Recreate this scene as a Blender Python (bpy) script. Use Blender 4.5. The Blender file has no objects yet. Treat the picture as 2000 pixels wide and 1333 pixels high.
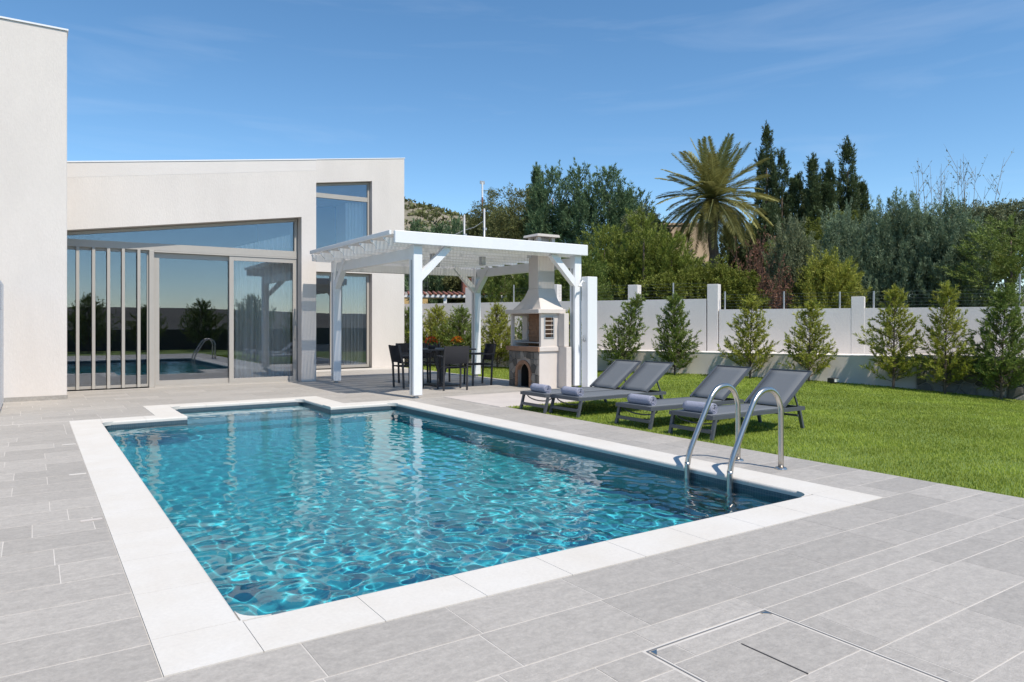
import bpy, math, random
import numpy as np
from mathutils import Vector, Matrix, Quaternion
R = math.radians
sc = bpy.context.scene
col = sc.collection
# ------------------------------------------------------------------ camera
cam = bpy.data.cameras.new('camera')
cam_o = bpy.data.objects.new('camera', cam); col.objects.link(cam_o); sc.camera = cam_o
cam.sensor_width = 36; cam.lens = 25.2; cam.shift_y = -0.01725
cam.clip_start = 0.05; cam.clip_end = 3000
CAM_H = 1.30; CAM_YAW = R(33.77)
cam_o.location = (0, 0, CAM_H); cam_o.rotation_euler = (R(90), 0, -CAM_YAW)
# ------------------------------------------------------------------ light
SUN_EL, SUN_AZ = R(58), R(8)          # the sun stands behind the viewer, a little to the right
world = bpy.data.worlds.new('World'); sc.world = world; world.use_nodes = True
wt = world.node_tree; bg = wt.nodes['Background']
sky = wt.nodes.new('ShaderNodeTexSky'); sky.sky_type = 'NISHITA'; sky.sun_disc = False
sky.sun_elevation = SUN_EL; sky.sun_rotation = R(180) - SUN_AZ
sky.air_density = 1.0; sky.dust_density = 0.05; sky.ozone_density = 2.2; sky.altitude = 1500
tc = wt.nodes.new('ShaderNodeTexCoord')
mp = wt.nodes.new('ShaderNodeMapping'); mp.inputs['Scale'].default_value = (1.3, 1.3, 9.0); mp.inputs['Rotation'].default_value = (R(5), R(-6), R(20))
nz = wt.nodes.new('ShaderNodeTexNoise'); nz.inputs['Scale'].default_value = 2.2; nz.inputs['Detail'].default_value = 6; nz.inputs['Roughness'].default_value = .55; nz.inputs['Distortion'].default_value = .5
cr = wt.nodes.new('ShaderNodeMapRange'); cr.inputs['From Min'].default_value = .5; cr.inputs['From Max'].default_value = .85; cr.inputs['To Max'].default_value = .12
hs = wt.nodes.new('ShaderNodeHueSaturation'); hs.inputs['Hue'].default_value = .494; hs.inputs['Saturation'].default_value = 1.16; hs.inputs['Value'].default_value = 1.0
mx = wt.nodes.new('ShaderNodeMix'); mx.data_type = 'RGBA'; mx.inputs['B'].default_value = (6.2, 6.6, 7.2, 1)
for a, b in ((tc.outputs['Generated'], mp.inputs[0]), (mp.outputs[0], nz.inputs['Vector']), (nz.outputs['Fac'], cr.inputs['Value']),
             (sky.outputs[0], hs.inputs['Color']), (hs.outputs[0], mx.inputs['A']), (cr.outputs[0], mx.inputs['Factor']), (mx.outputs['Result'], bg.inputs['Color'])):
    wt.links.new(a, b)
bg.inputs['Strength'].default_value = 0.142
sun = bpy.data.lights.new('sun', 'SUN'); sun.energy = 4.05; sun.angle = R(.53); sun.color = (1, .93, .835)
sun_o = bpy.data.objects.new('sun', sun); col.objects.link(sun_o)
sd = Vector((-math.sin(SUN_AZ) * math.cos(SUN_EL), math.cos(SUN_AZ) * math.cos(SUN_EL), -math.sin(SUN_EL)))
sun_o.rotation_euler = sd.to_track_quat('-Z', 'Y').to_euler(); sun_o.location = (2, -6, 9)
sun.cycles.is_caustics_light = True
vs = sc.view_settings; vs.view_transform = 'Standard'; vs.look = 'None'; vs.exposure = 0.29; vs.gamma = 1
cy = sc.cycles; cy.use_denoising = True; cy.max_bounces = 8; cy.transparent_max_bounces = 16; cy.diffuse_bounces = 3; cy.sample_clamp_indirect = 6
cy.caustics_reflective = False

# ------------------------------------------------------------------ materials
MATS = {}
def mat(name, color, rough=.6, metal=0, spec=.5, var=0, vscale=8, bump=0, bscale=60, stretch=(1, 1, 1), tint=0, color2=None, transl=0, coord='Object', detail=5, fine=0, fscale=90):
    if name in MATS: return MATS[name]
    m = bpy.data.materials.new(name); m.use_nodes = True; t = m.node_tree; b = t.nodes['Principled BSDF']
    b.inputs['Base Color'].default_value = (*color, 1); b.inputs['Roughness'].default_value = rough
    b.inputs['Metallic'].default_value = metal; b.inputs['Specular IOR Level'].default_value = spec
    N = lambda k: t.nodes.new(k)
    L = t.links.new
    csock = None
    if var or tint or bump:
        co = N('ShaderNodeTexCoord'); ma = N('ShaderNodeMapping'); ma.inputs['Scale'].default_value = stretch
        L(co.outputs[coord], ma.inputs[0])
    if var or tint:
        rgb = N('ShaderNodeRGB'); rgb.outputs[0].default_value = (*color, 1); csock = rgb.outputs[0]
    if var:
        n = N('ShaderNodeTexNoise'); n.inputs['Scale'].default_value = vscale; n.inputs['Detail'].default_value = detail; n.inputs['Roughness'].default_value = .6
        L(ma.outputs[0], n.inputs['Vector'])
        if color2 is not None:
            r = N('ShaderNodeMapRange'); r.inputs['From Min'].default_value = .5 - .25 / max(var, .2); r.inputs['From Max'].default_value = .5 + .25 / max(var, .2)
            L(n.outputs['Fac'], r.inputs['Value'])
            x = N('ShaderNodeMix'); x.data_type = 'RGBA'; x.inputs['B'].default_value = (*color2, 1)
            L(r.outputs[0], x.inputs['Factor']); L(csock, x.inputs['A']); csock = x.outputs['Result']
        else:
            r = N('ShaderNodeMapRange'); r.inputs['From Min'].default_value = .25; r.inputs['From Max'].default_value = .75
            r.inputs['To Min'].default_value = 1 - var; r.inputs['To Max'].default_value = 1 + var
            L(n.outputs['Fac'], r.inputs['Value'])
            x = N('ShaderNodeVectorMath'); x.operation = 'SCALE'
            L(csock, x.inputs[0]); L(r.outputs[0], x.inputs['Scale']); csock = x.outputs[0]
    if fine:
        n3 = N('ShaderNodeTexNoise'); n3.inputs['Scale'].default_value = fscale; n3.inputs['Detail'].default_value = 6; n3.inputs['Roughness'].default_value = .75
        L(co.outputs[coord], n3.inputs['Vector'])
        r3 = N('ShaderNodeMapRange'); r3.inputs['From Min'].default_value = .3; r3.inputs['From Max'].default_value = .7; r3.inputs['To Min'].default_value = 1 - fine; r3.inputs['To Max'].default_value = 1 + fine
        L(n3.outputs['Fac'], r3.inputs['Value']); x = N('ShaderNodeVectorMath'); x.operation = 'SCALE'
        L(csock, x.inputs[0]); L(r3.outputs[0], x.inputs['Scale']); csock = x.outputs[0]
    if tint:
        a = N('ShaderNodeAttribute'); a.attribute_name = 'tint'
        r = N('ShaderNodeMapRange'); r.inputs['To Min'].default_value = 1 - tint; r.inputs['To Max'].default_value = 1 + tint
        L(a.outputs['Fac'], r.inputs['Value'])
        x = N('ShaderNodeVectorMath'); x.operation = 'SCALE'
        L(csock, x.inputs[0]); L(r.outputs[0], x.inputs['Scale']); csock = x.outputs[0]
    if csock is not None: L(csock, b.inputs['Base Color'])
    if bump:
        n2 = N('ShaderNodeTexNoise'); n2.inputs['Scale'].default_value = bscale; n2.inputs['Detail'].default_value = 4
        L(ma.outputs[0], n2.inputs['Vector'])
        bm = N('ShaderNodeBump'); bm.inputs['Strength'].default_value = bump; bm.inputs['Distance'].default_value = .01
        L(n2.outputs['Fac'], bm.inputs['Height']); L(bm.outputs[0], b.inputs['Normal'])
    if transl:
        tr = N('ShaderNodeBsdfTranslucent'); ms = N('ShaderNodeMixShader'); ms.inputs[0].default_value = transl
        if csock is not None: L(csock, tr.inputs['Color'])
        else: tr.inputs['Color'].default_value = (*color, 1)
        L(b.outputs[0], ms.inputs[1]); L(tr.outputs[0], ms.inputs[2]); L(ms.outputs[0], t.nodes['Material Output'].inputs['Surface'])
    MATS[name] = m
    return m

plaster = mat('plaster', (.69, .635, .585), .9, spec=.2, var=.07, vscale=1.0, stretch=(1, 1, .4), bump=.3, bscale=45, fine=.035, fscale=30)
plaster_pale = mat('plaster_pale', (.70, .65, .607), .9, spec=.2, var=.03, vscale=2, bump=.2, bscale=90)
plaster_wall = mat('garden_wall_plaster', (.745, .70, .665), .9, spec=.2, var=.08, vscale=.9, stretch=(1, 1, .45), bump=.4, bscale=50, fine=.04, fscale=25)
plaster_low = mat('low_wall_plaster', (.72, .64, .585), .9, spec=.2, var=.08, vscale=1.2, bump=.3, bscale=60)
plaster_grill = mat('grill_plaster', (.64, .58, .53), .9, spec=.2, var=.05, vscale=4, bump=.3, bscale=80)
white_paint = mat('white_paint', (.80, .80, .80), .45, var=.03, vscale=3, stretch=(1, 1, .3))
alu = mat('taupe_aluminium', (.42, .39, .35), .45, metal=.0, spec=.5, var=.03)
dark_gap = mat('dark_rubber', (.03, .03, .03), .7)
tile_deck = mat('deck_tile', (.385, .355, .318), .62, var=.13, vscale=13, stretch=(.8, 1.5, 1), tint=.085, bump=.25, bscale=90, coord='Object', detail=8, fine=.16, fscale=42)
grout = mat('grout', (.56, .525, .48), .9, var=.12, vscale=3)
coping_m = mat('white_coping_stone', (.66, .635, .595), .75, spec=.25, var=.7, vscale=2.2, color2=(.585, .54, .475), fine=.05, fscale=50, bump=.1, bscale=60)
steel = mat('stainless_steel', (.58, .54, .49), .30, metal=1)
lounger_m = mat('grey_lounger_metal', (.085, .092, .105), .45)
sling_m = mat('grey_sling', (.135, .146, .158), .75, var=.05, vscale=200, bump=.1, bscale=500)
towel_m = mat('grey_towel', (.34, .35, .43), .95, spec=.1, var=.12, vscale=60, bump=.8, bscale=220)
black_m = mat('charcoal_metal', (.028, .028, .032), .5)
black_sling = mat('charcoal_sling', (.022, .022, .025), .85, spec=.2)
stone_m = mat('rubble_stone', (.21, .19, .165), .9, var=.8, vscale=5, color2=(.13, .125, .12), tint=.6, bump=.6, bscale=25)
mortar_m = mat('mortar', (.36, .31, .27), .95, var=.15, vscale=10, bump=.4, bscale=60)
brick_m = mat('fire_brick', (.33, .185, .115), .9, var=.18, vscale=9, bump=.3, bscale=50)
terracotta = mat('terracotta', (.24, .10, .075), .85, var=.2, vscale=4)
recess_dark = mat('recess_dark', (.02, .018, .016), .95)  # the dark of the arch recess is put into its lining colour
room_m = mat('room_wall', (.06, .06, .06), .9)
curtain_m = mat('sheer_curtain', (.88, .87, .82), .9, transl=.12)
concrete_m = mat('pale_concrete', (.52, .47, .43), .85, var=.08, vscale=2.5, bump=.2, bscale=50)
soil_m = mat('dry_soil', (.16, .12, .075), 1, var=.5, vscale=1.5, color2=(.08, .10, .035), bump=.6, bscale=12)
lawn_m = mat('lawn_turf', (.12, .19, .03), 1, var=.6, vscale=1.6, color2=(.17, .215, .045), bump=.5, bscale=40)
bark_m = mat('bark', (.13, .095, .07), .95, var=.3, vscale=9, stretch=(1, 1, .3), bump=.7, bscale=30)
bark_pale = mat('pale_bark', (.30, .26, .22), .95, var=.2, vscale=9)
yellow_wall = mat('yellow_render', (.62, .44, .20), .9, var=.06, vscale=2)
cream_wall = mat('cream_render', (.66, .50, .34), .9, var=.08, vscale=1.5)
galv = mat('galvanised_steel', (.42, .43, .44), .5, metal=.4)
wire_m = mat('fence_wire', (.16, .17, .17), .6, metal=.3)
rock_m = mat('rocky_hill', (.30, .25, .20), 1, var=1.2, vscale=.22, color2=(.10, .11, .06), bump=1, bscale=.8, detail=9)

def foliage(name, c, tint=.45, transl=.22):
    return mat(name, c, .6, spec=.25, tint=tint, transl=transl)
F_LEY = foliage('leyland_needles', (.31, .32, .055), .5)
F_LEYB = foliage('leyland_green_needles', (.17, .22, .05), .5)
F_YEL = foliage('yellow_green_leaves', (.165, .185, .03), .55)
F_BLUE = foliage('blue_juniper_needles', (.185, .24, .14), .45)
F_DARK = foliage('dark_cypress_needles', (.085, .115, .045), .5)
F_OLIVE = foliage('olive_leaves', (.165, .175, .065), .5)
F_GREY = foliage('grey_green_leaves', (.19, .21, .11), .45)
F_TEAL = foliage('teal_cypress_needles', (.125, .19, .09), .5)
F_PALM = foliage('palm_leaflets', (.265, .26, .095), .4)
F_RED = foliage('reddish_twigs', (.24, .12, .075), .5)
F_MID = foliage('mid_green_needles', (.20, .235, .042), .6)
F_GRASS = foliage('grass_blades', (.31, .375, .055), .5, .35)

def glass_pane(name, refl, tintc):
    m = bpy.data.materials.new(name); m.use_nodes = True; t = m.node_tree
    for n in list(t.nodes):
        if n.type == 'BSDF_PRINCIPLED': t.nodes.remove(n)
    g = t.nodes.new('ShaderNodeBsdfGlossy'); g.inputs['Roughness'].default_value = .0; g.inputs['Color'].default_value = (.86, .92, 1, 1)
    tr = t.nodes.new('ShaderNodeBsdfTransparent'); tr.inputs['Color'].default_value = (*tintc, 1)
    fr = t.nodes.new('ShaderNodeFresnel'); fr.inputs['IOR'].default_value = 1.5
    ad = t.nodes.new('ShaderNodeMath'); ad.operation = 'ADD'; ad.use_clamp = True; ad.inputs[1].default_value = refl
    nz_ = t.nodes.new('ShaderNodeTexNoise'); nz_.inputs['Scale'].default_value = .9; nz_.inputs['Detail'].default_value = 1
    bp = t.nodes.new('ShaderNodeBump'); bp.inputs['Strength'].default_value = .02; bp.inputs['Distance'].default_value = .05
    ms = t.nodes.new('ShaderNodeMixShader')
    t.links.new(nz_.outputs['Fac'], bp.inputs['Height']); t.links.new(bp.outputs[0], g.inputs['Normal'])
    t.links.new(fr.outputs[0], ad.inputs[0]); t.links.new(ad.outputs[0], ms.inputs[0]); t.links.new(tr.outputs[0], ms.inputs[1]); t.links.new(g.outputs[0], ms.inputs[2])
    t.links.new(ms.outputs[0], t.nodes['Material Output'].inputs['Surface'])
    return m
glass_m = glass_pane('solar_glass', .095, (.985, .985, .985))

def pool_tile(name, c1, c2, mortar, scale):
    m = bpy.data.materials.new(name); m.use_nodes = True; t = m.node_tree; b = t.nodes['Principled BSDF']
    co = t.nodes.new('ShaderNodeTexCoord'); ge = t.nodes.new('ShaderNodeNewGeometry')
    br = t.nodes.new('ShaderNodeTexBrick'); br.offset = 0; br.inputs['Scale'].default_value = scale
    br.inputs['Color1'].default_value = (*c1, 1); br.inputs['Color2'].default_value = (*c2, 1); br.inputs['Mortar'].default_value = (*mortar, 1)
    br.inputs['Mortar Size'].default_value = .03; br.inputs['Brick Width'].default_value = .5; br.inputs['Row Height'].default_value = .5
    # walls take their height as the second axis
    sep = t.nodes.new('ShaderNodeSeparateXYZ'); t.links.new(co.outputs['Object'], sep.inputs[0])
    sn = t.nodes.new('ShaderNodeSeparateXYZ'); t.links.new(ge.outputs['True Normal'], sn.inputs[0])
    ab = t.nodes.new('ShaderNodeMath'); ab.operation = 'ABSOLUTE'; t.links.new(sn.outputs['Z'], ab.inputs[0])
    ad = t.nodes.new('ShaderNodeMath'); ad.operation = 'ADD'; t.links.new(sep.outputs['X'], ad.inputs[0]); t.links.new(sep.outputs['Y'], ad.inputs[1])
    c1_ = t.nodes.new('ShaderNodeCombineXYZ'); t.links.new(sep.outputs['X'], c1_.inputs[0]); t.links.new(sep.outputs['Y'], c1_.inputs[1])
    c2_ = t.nodes.new('ShaderNodeCombineXYZ'); t.links.new(ad.outputs[0], c2_.inputs[0]); t.links.new(sep.outputs['Z'], c2_.inputs[1])
    mx_ = t.nodes.new('ShaderNodeMix'); mx_.data_type = 'VECTOR'
    t.links.new(ab.outputs[0], mx_.inputs['Factor']); t.links.new(c2_.outputs[0], mx_.inputs['A']); t.links.new(c1_.outputs[0], mx_.inputs['B'])
    t.links.new(mx_.outputs['Result'], br.inputs['Vector']); t.links.new(br.outputs['Color'], b.inputs['Base Color']); b.inputs['Roughness'].default_value = .35
    return m
tank_m = pool_tile('pool_mosaic', (.068, .45, .52), (.05, .385, .465), (.10, .44, .48), 10)
step_m = pool_tile('step_mosaic', (.34, .46, .50), (.28, .40, .45), (.42, .48, .5), 20)
band_m = pool_tile('waterline_mosaic', (.06, .10, .125), (.045, .08, .105), (.13, .16, .175), 20)

# ------------------------------------------------------------------ mesh helpers
def link(o, parent=None):
    col.objects.link(o)
    if parent is not None: o.parent = parent
    return o
def tag(o, label=None, cat=None, group=None, kind=None):
    if label: o['label'] = label
    if cat: o['category'] = cat
    if group: o['group'] = group
    if kind: o['kind'] = kind
    return o
def empty(name, loc=(0, 0, 0), rz=0):
    o = bpy.data.objects.new(name, None); o.empty_display_size = .2; o.location = loc; o.rotation_euler = (0, 0, rz); col.objects.link(o); return o
def np_mesh(name, v, f, mats, smooth=False, tint=None):
    """v (n,3), f (m,k) numpy arrays"""
    v = np.ascontiguousarray(v, dtype=np.float32); f = np.ascontiguousarray(f, dtype=np.int32)
    me = bpy.data.meshes.new(name); k = f.shape[1]
    me.vertices.add(len(v)); me.vertices.foreach_set('co', v.ravel())
    me.loops.add(f.size); me.loops.foreach_set('vertex_index', f.ravel())
    me.polygons.add(len(f)); me.polygons.foreach_set('loop_start', np.arange(0, f.size, k, dtype=np.int32)); me.polygons.foreach_set('loop_total', np.full(len(f), k, dtype=np.int32))
    if smooth: me.polygons.foreach_set('use_smooth', np.ones(len(f), dtype=bool))
    if tint is not None:
        a = me.attributes.new('tint', 'FLOAT', 'FACE'); a.data.foreach_set('value', np.ascontiguousarray(tint, dtype=np.float32))
    me.materials.append(mats); me.update(calc_edges=True)
    return me
class MB:
    def __init__(s): s.v = []; s.f = []
    def add(s, vs, fs):
        n = len(s.v); s.v += [tuple(p) for p in vs]; s.f += [tuple(i + n for i in f) for f in fs]; return s
    def box(s, x0, x1, y0, y1, z0, z1):
        return s.add([(x0, y0, z0), (x1, y0, z0), (x1, y1, z0), (x0, y1, z0), (x0, y0, z1), (x1, y0, z1), (x1, y1, z1), (x0, y1, z1)],
                     [(0, 3, 2, 1), (4, 5, 6, 7), (0, 1, 5, 4), (1, 2, 6, 5), (2, 3, 7, 6), (3, 0, 4, 7)])
    def bar(s, a, b, w, h, up=(0, 0, 1)):
        """rectangular bar from a to b, w across, h along up"""
        a = Vector(a); b = Vector(b); d = (b - a).normalized(); u = Vector(up)
        if abs(d.dot(u)) > .98: u = Vector((0, 1, 0))
        sd_ = d.cross(u).normalized(); u = sd_.cross(d).normalized()
        q = [(-w / 2, -h / 2), (w / 2, -h / 2), (w / 2, h / 2), (-w / 2, h / 2)]
        vs = [a + sd_ * i + u * j for i, j in q] + [b + sd_ * i + u * j for i, j in q]
        return s.add(vs, [(0, 1, 2, 3), (7, 6, 5, 4), (0, 4, 5, 1), (1, 5, 6, 2), (2, 6, 7, 3), (3, 7, 4, 0)])
    def tube(s, path, r, n=8, caps=True):
        P = [Vector(p) for p in path]; rr = r if isinstance(r, (list, tuple)) else [r] * len(P)
        T = [(P[min(i + 1, len(P) - 1)] - P[max(i - 1, 0)]).normalized() for i in range(len(P))]
        u = T[0].orthogonal().normalized(); vs = []
        for i, p in enumerate(P):
            u = (u - T[i] * u.dot(T[i]))
            u = u.normalized() if u.length > 1e-5 else T[i].orthogonal().normalized()
            w = T[i].cross(u)
            vs += [p + (u * math.cos(2 * math.pi * k / n) + w * math.sin(2 * math.pi * k / n)) * rr[i] for k in range(n)]
        fs = [(i * n + k, i * n + (k + 1) % n, (i + 1) * n + (k + 1) % n, (i + 1) * n + k) for i in range(len(P) - 1) for k in range(n)]
        if caps: fs += [tuple(range(n))[::-1], tuple((len(P) - 1) * n + k for k in range(n))]
        return s.add(vs, fs)
    def prism(s, poly, a0, a1, axis='y'):
        """polygon of (u, w) points swept between a0 and a1; axis y: (x, z), axis x: (y, z), axis z: (x, y)"""
        def P(u, w, a): return (u, a, w) if axis == 'y' else (a, u, w) if axis == 'x' else (u, w, a)
        n = len(poly)
        return s.add([P(u, w, a0) for u, w in poly] + [P(u, w, a1) for u, w in poly],
                     [tuple(range(n)), tuple(range(2 * n - 1, n - 1, -1))] + [(i, n + i, n + (i + 1) % n, (i + 1) % n) for i in range(n)])
    def build(s, name, m, parent=None, smooth=False, bevel=0, fix=True, tint=None):
        me = bpy.data.meshes.new(name); me.from_pydata(s.v, [], s.f); me.materials.append(m)
        if fix:
            import bmesh
            bm = bmesh.new(); bm.from_mesh(me); bmesh.ops.recalc_face_normals(bm, faces=bm.faces)
            if bevel: bmesh.ops.bevel(bm, geom=[e for e in bm.edges if e.is_manifold and e.calc_face_angle(0) > .6], offset=bevel, segments=1, affect='EDGES')
            bm.to_mesh(me); bm.free()
        if smooth: me.polygons.foreach_set('use_smooth', [True] * len(me.polygons)); 
        if tint is not None:
            a = me.attributes.new('tint', 'FLOAT', 'FACE'); a.data.foreach_set('value', [tint] * len(me.polygons))
        o = bpy.data.objects.new(name, me); link(o, parent); return o
def smooth_by_angle(o, ang=35):
    me = o.data; me.polygons.foreach_set('use_smooth', [True] * len(me.polygons))
    me.set_sharp_from_angle(angle=R(ang))

# ------------------------------------------------------------------ the pool: outline and levels
PX0, PX1, PY0, PY1 = .40, 5.27, 2.90, 11.16        # outer edge of the coping, main basin
AX0, AX1, AY1 = 1.43, 4.20, 12.57                  # step alcove
CW = .36
IX0, IX1, IY0, IY1 = PX0 + CW, PX1 - CW, PY0 + CW, PY1 - CW
BX0, BX1, BY1 = AX0 + CW, AX1 - CW, AY1 - CW
WL, FLOOR = -.085, -1.27

pool = empty('swimming_pool', (2.8, 7, 0)); tag(pool, 'turquoise swimming pool with white stone coping and a step alcove at its far end', 'pool')
def loc(o):          # built in world coordinates, parented without moving
    o.matrix_parent_inverse = o.parent.matrix_basis.inverted() if o.parent else Matrix(); return o
def child(mb, name, m, parent, **k): return loc(mb.build(name, m, parent, **k))
tank = MB()
out = [(IX0, IY0), (IX1, IY0), (IX1, IY1), (BX1, IY1), (BX1, BY1), (BX0, BY1), (BX0, IY1), (IX0, IY1)]
n = len(out)
ZB = -.30
tank.add([(x, y, ZB) for x, y in out] + [(x, y, FLOOR) for x, y in out], [tuple(range(n, 2 * n))] + [(i, (i + 1) % n, n + (i + 1) % n, n + i) for i in range(n)])
tank_o = child(tank, 'basin', tank_m, pool, fix=False); tank_o.cycles.is_caustics_receiver = True
band = MB().add([(x, y, -.04) for x, y in out] + [(x, y, ZB) for x, y in out], [(i, (i + 1) % n, n + (i + 1) % n, n + i) for i in range(n)])
band_o = child(band, 'waterline_band', band_m, pool, fix=False); band_o.cycles.is_caustics_receiver = True
for k, (ya, yb, z) in enumerate(((11.75, BY1 - .001, -.36), (11.3, 11.75, -.62), (10.85, 11.3, -.9))):
    st = child(MB().box(BX0 + .002, BX1 - .002, ya, yb, FLOOR + .002, z), 'step', step_m if k < 2 else tank_m, pool); st.cycles.is_caustics_receiver = True
# water: one rippled sheet
rng = np.random.default_rng(7)
stp = .018
xs = np.arange(IX0 - .02, IX1 + .02 + stp, stp); ys = np.arange(IY0 - .02, BY1 + .02 + stp, stp)
gx, gy = np.meshgrid(xs, ys); gz = np.zeros_like(gx)
near = 1 / (1 + np.exp((gy - 5.6) * 1.2))                      # livelier towards the near end
for i in range(44):
    Lw = .11 * (2.4 ** rng.random()); a = .0031 * Lw * rng.uniform(.4, 1); t = rng.uniform(0, 6.28); p = rng.uniform(0, 6.28)
    gz += a * (.26 + .66 * near) * np.sin(6.2832 / Lw * (gx * math.cos(t) + gy * math.sin(t)) + p + .6 * np.sin(gx * 1.7 + i) * np.sin(gy * 1.3 + 2 * i))
for cx_, cy_ in ((1.5, 10.2),):                              # inlet jet near the steps
    d2 = (gx - cx_) ** 2 + ((gy - cy_) * 1.2) ** 2
    gz += .006 * np.exp(-d2 / .18) * np.sin(np.sqrt(d2) * 38) 
idx = np.arange(gx.size).reshape(gx.shape)
cxm = (gx[:-1, :-1] + gx[1:, 1:]) / 2; cym = (gy[:-1, :-1] + gy[1:, 1:]) / 2
inside = (cym < IY1 + .02) | ((cxm > BX0 - .02) & (cxm < BX1 + .02))
f = np.stack([idx[:-1, :-1], idx[:-1, 1:], idx[1:, 1:], idx[1:, :-1]], -1)[inside]
me = np_mesh('water', np.stack([gx.ravel(), gy.ravel(), gz.ravel() + WL], 1), f, None, True)
wm = bpy.data.materials.new('pool_water'); wm.use_nodes = True; b = wm.node_tree.nodes['Principled BSDF']
b.inputs['Base Color'].default_value = (.58, .93, .985, 1); b.inputs['Roughness'].default_value = 0; b.inputs['IOR'].default_value = 1.33; b.inputs['Transmission Weight'].default_value = 1
me.materials.clear(); me.materials.append(wm)
water = bpy.data.objects.new('water', me); link(water); tag(water, kind='structure'); water.cycles.is_caustics_caster = True

# coping slabs: each its own piece, bullnose towards the water
def coping_piece(x0, x1, y0, y1, nose):
    """nose: list of sides ('x0','x1','y0','y1') that face the pool"""
    g = .0012; z1, z0, r = .004, -.045, .022
    x0 += g; x1 -= g; y0 += g; y1 -= g
    mb = MB()
    if not nose: mb.box(x0, x1, y0, y1, z0, z1); return mb
    sN = nose[0]
    arc = [(r * (1 - math.cos(a)), r * (1 - math.sin(a))) for a in [i * math.pi / 8 for i in range(5)]]  # quarter round (inset, drop)
    prof = [(0, z0)] + [(i, z1 - d) for i, d in [(r - r * math.sin(t), r - r * math.cos(t)) for t in [math.pi / 2 - k * math.pi / 8 for k in range(5)]]] 
    # prof runs from the bottom of the nose up and over to the top; i = inset from the nose edge
    W = (y1 - y0) if sN[0] == 'y' else (x1 - x0)
    prof = prof + [(W, z1), (W, z0)]
    if sN == 'y0': mb.prism([(y0 + i, z) for i, z in prof], x0, x1, 'x')
    if sN == 'y1': mb.prism([(y1 - i, z) for i, z in prof], x0, x1, 'x')
    if sN == 'x0': mb.prism([(x0 + i, z) for i, z in prof], y0, y1, 'y')
    if sN == 'x1': mb.prism([(x1 - i, z) for i, z in prof], y0, y1, 'y')
    return mb
def coping_run(a0, a1, c0, c1, along, nose, n):
    for k in range(n):
        p, q = a0 + (a1 - a0) * k / n, a0 + (a1 - a0) * (k + 1) / n
        mb = coping_piece(p, q, c0, c1, [nose]) if along == 'x' else coping_piece(c0, c1, p, q, [nose])
        child(mb, 'coping_slab', coping_m, pool)
coping_run(PX0 + CW, PX1 - CW, PY0, PY0 + CW, 'x', 'y1', 8)
coping_run(PY0 + CW, PY1 - CW, PX0, PX0 + CW, 'y', 'x1', 13)
coping_run(PY0 + CW, PY1 - CW, PX1 - CW, PX1, 'y', 'x0', 13)
coping_run(PX0 + CW, BX0, PY1 - CW, PY1, 'x', 'y0', 2)
coping_run(BX1, PX1 - CW, PY1 - CW, PY1, 'x', 'y0', 2)
coping_run(PY1, BY1, AX0, BX0, 'y', 'x1', 2)
coping_run(PY1, BY1, BX1, AX1, 'y', 'x0', 2)
coping_run(BX0, BX1, BY1, AY1, 'x', 'y0', 4)
for x, y, sx, sy in ((PX0, PY0, 1, 1), (PX1, PY0, -1, 1), (PX0, PY1, 1, -1), (PX1, PY1, -1, -1), (AX0, AY1, 1, -1), (AX1, AY1, -1, -1)):
    mb = MB(); a, b_ = sorted((x, x + sx * CW)); c, d = sorted((y, y + sy * CW))
    mb.box(a + .0012, b_ - .0012, c + .0012, d - .0012, -.045, .004)
    r = .13; cx_, cy_ = x + sx * (CW + r - .004), y + sy * (CW + r - .004)      # rounded inner corner
    arc = [(cx_ - sx * r * math.cos(t), cy_ - sy * r * math.sin(t)) for t in [k * math.pi / 16 for k in range(9)]]
    mb.prism([(x + sx * (CW - .004), y + sy * (CW - .004))] + arc, -.045, .0037, 'z')
    child(mb, 'coping_corner', coping_m, pool)

# ------------------------------------------------------------------ deck
LAWN_X = 6.13
deck = MB()
ground_rects = [(-4, PX0, -1.0, 16.1), (PX0, PX1, -1.0, PY0), (PX1, LAWN_X, -1.0, 9.35), (PX1, 6.02, 9.35, 16.1), (PX0, AX0, PY1, 16.1), (AX1, PX1, PY1, 16.1), (AX0, AX1, AY1, 16.1),
                (6.02, 9.12, 11.2, 16.1), (5.30, 9.12, 16.1, 19.72)]
for x0, x1, y0, y1 in ground_rects: deck.add([(x0, y0, -.0018), (x1, y0, -.0018), (x1, y1, -.0018), (x0, y1, -.0018)], [(0, 1, 2, 3)])
deck_o = deck.build('deck', grout, fix=False); tag(deck_o, kind='structure')
HX0, HX1, HY0, HY1 = 2.02, 2.76, .93, 2.065
holes = [(PX0 - .0005, PX1 + .0005, PY0 - .0005, PY1 + .0005), (AX0 - .0005, AX1 + .0005, PY1 - .01, AY1 + .0005), (HX0 - .012, HX1 + .012, HY0 - .012, HY1 + .012)]
def subtract(iv, a, b):
    o = []
    for p, q in iv:
        if b <= p or a >= q: o.append((p, q)); continue
        if a > p: o.append((p, a))
        if b < q: o.append((b, q))
    return o
random.seed(3)
TH, TLn = .333, .666
tiles = []
row0 = PY0 - 12 * TH
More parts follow.
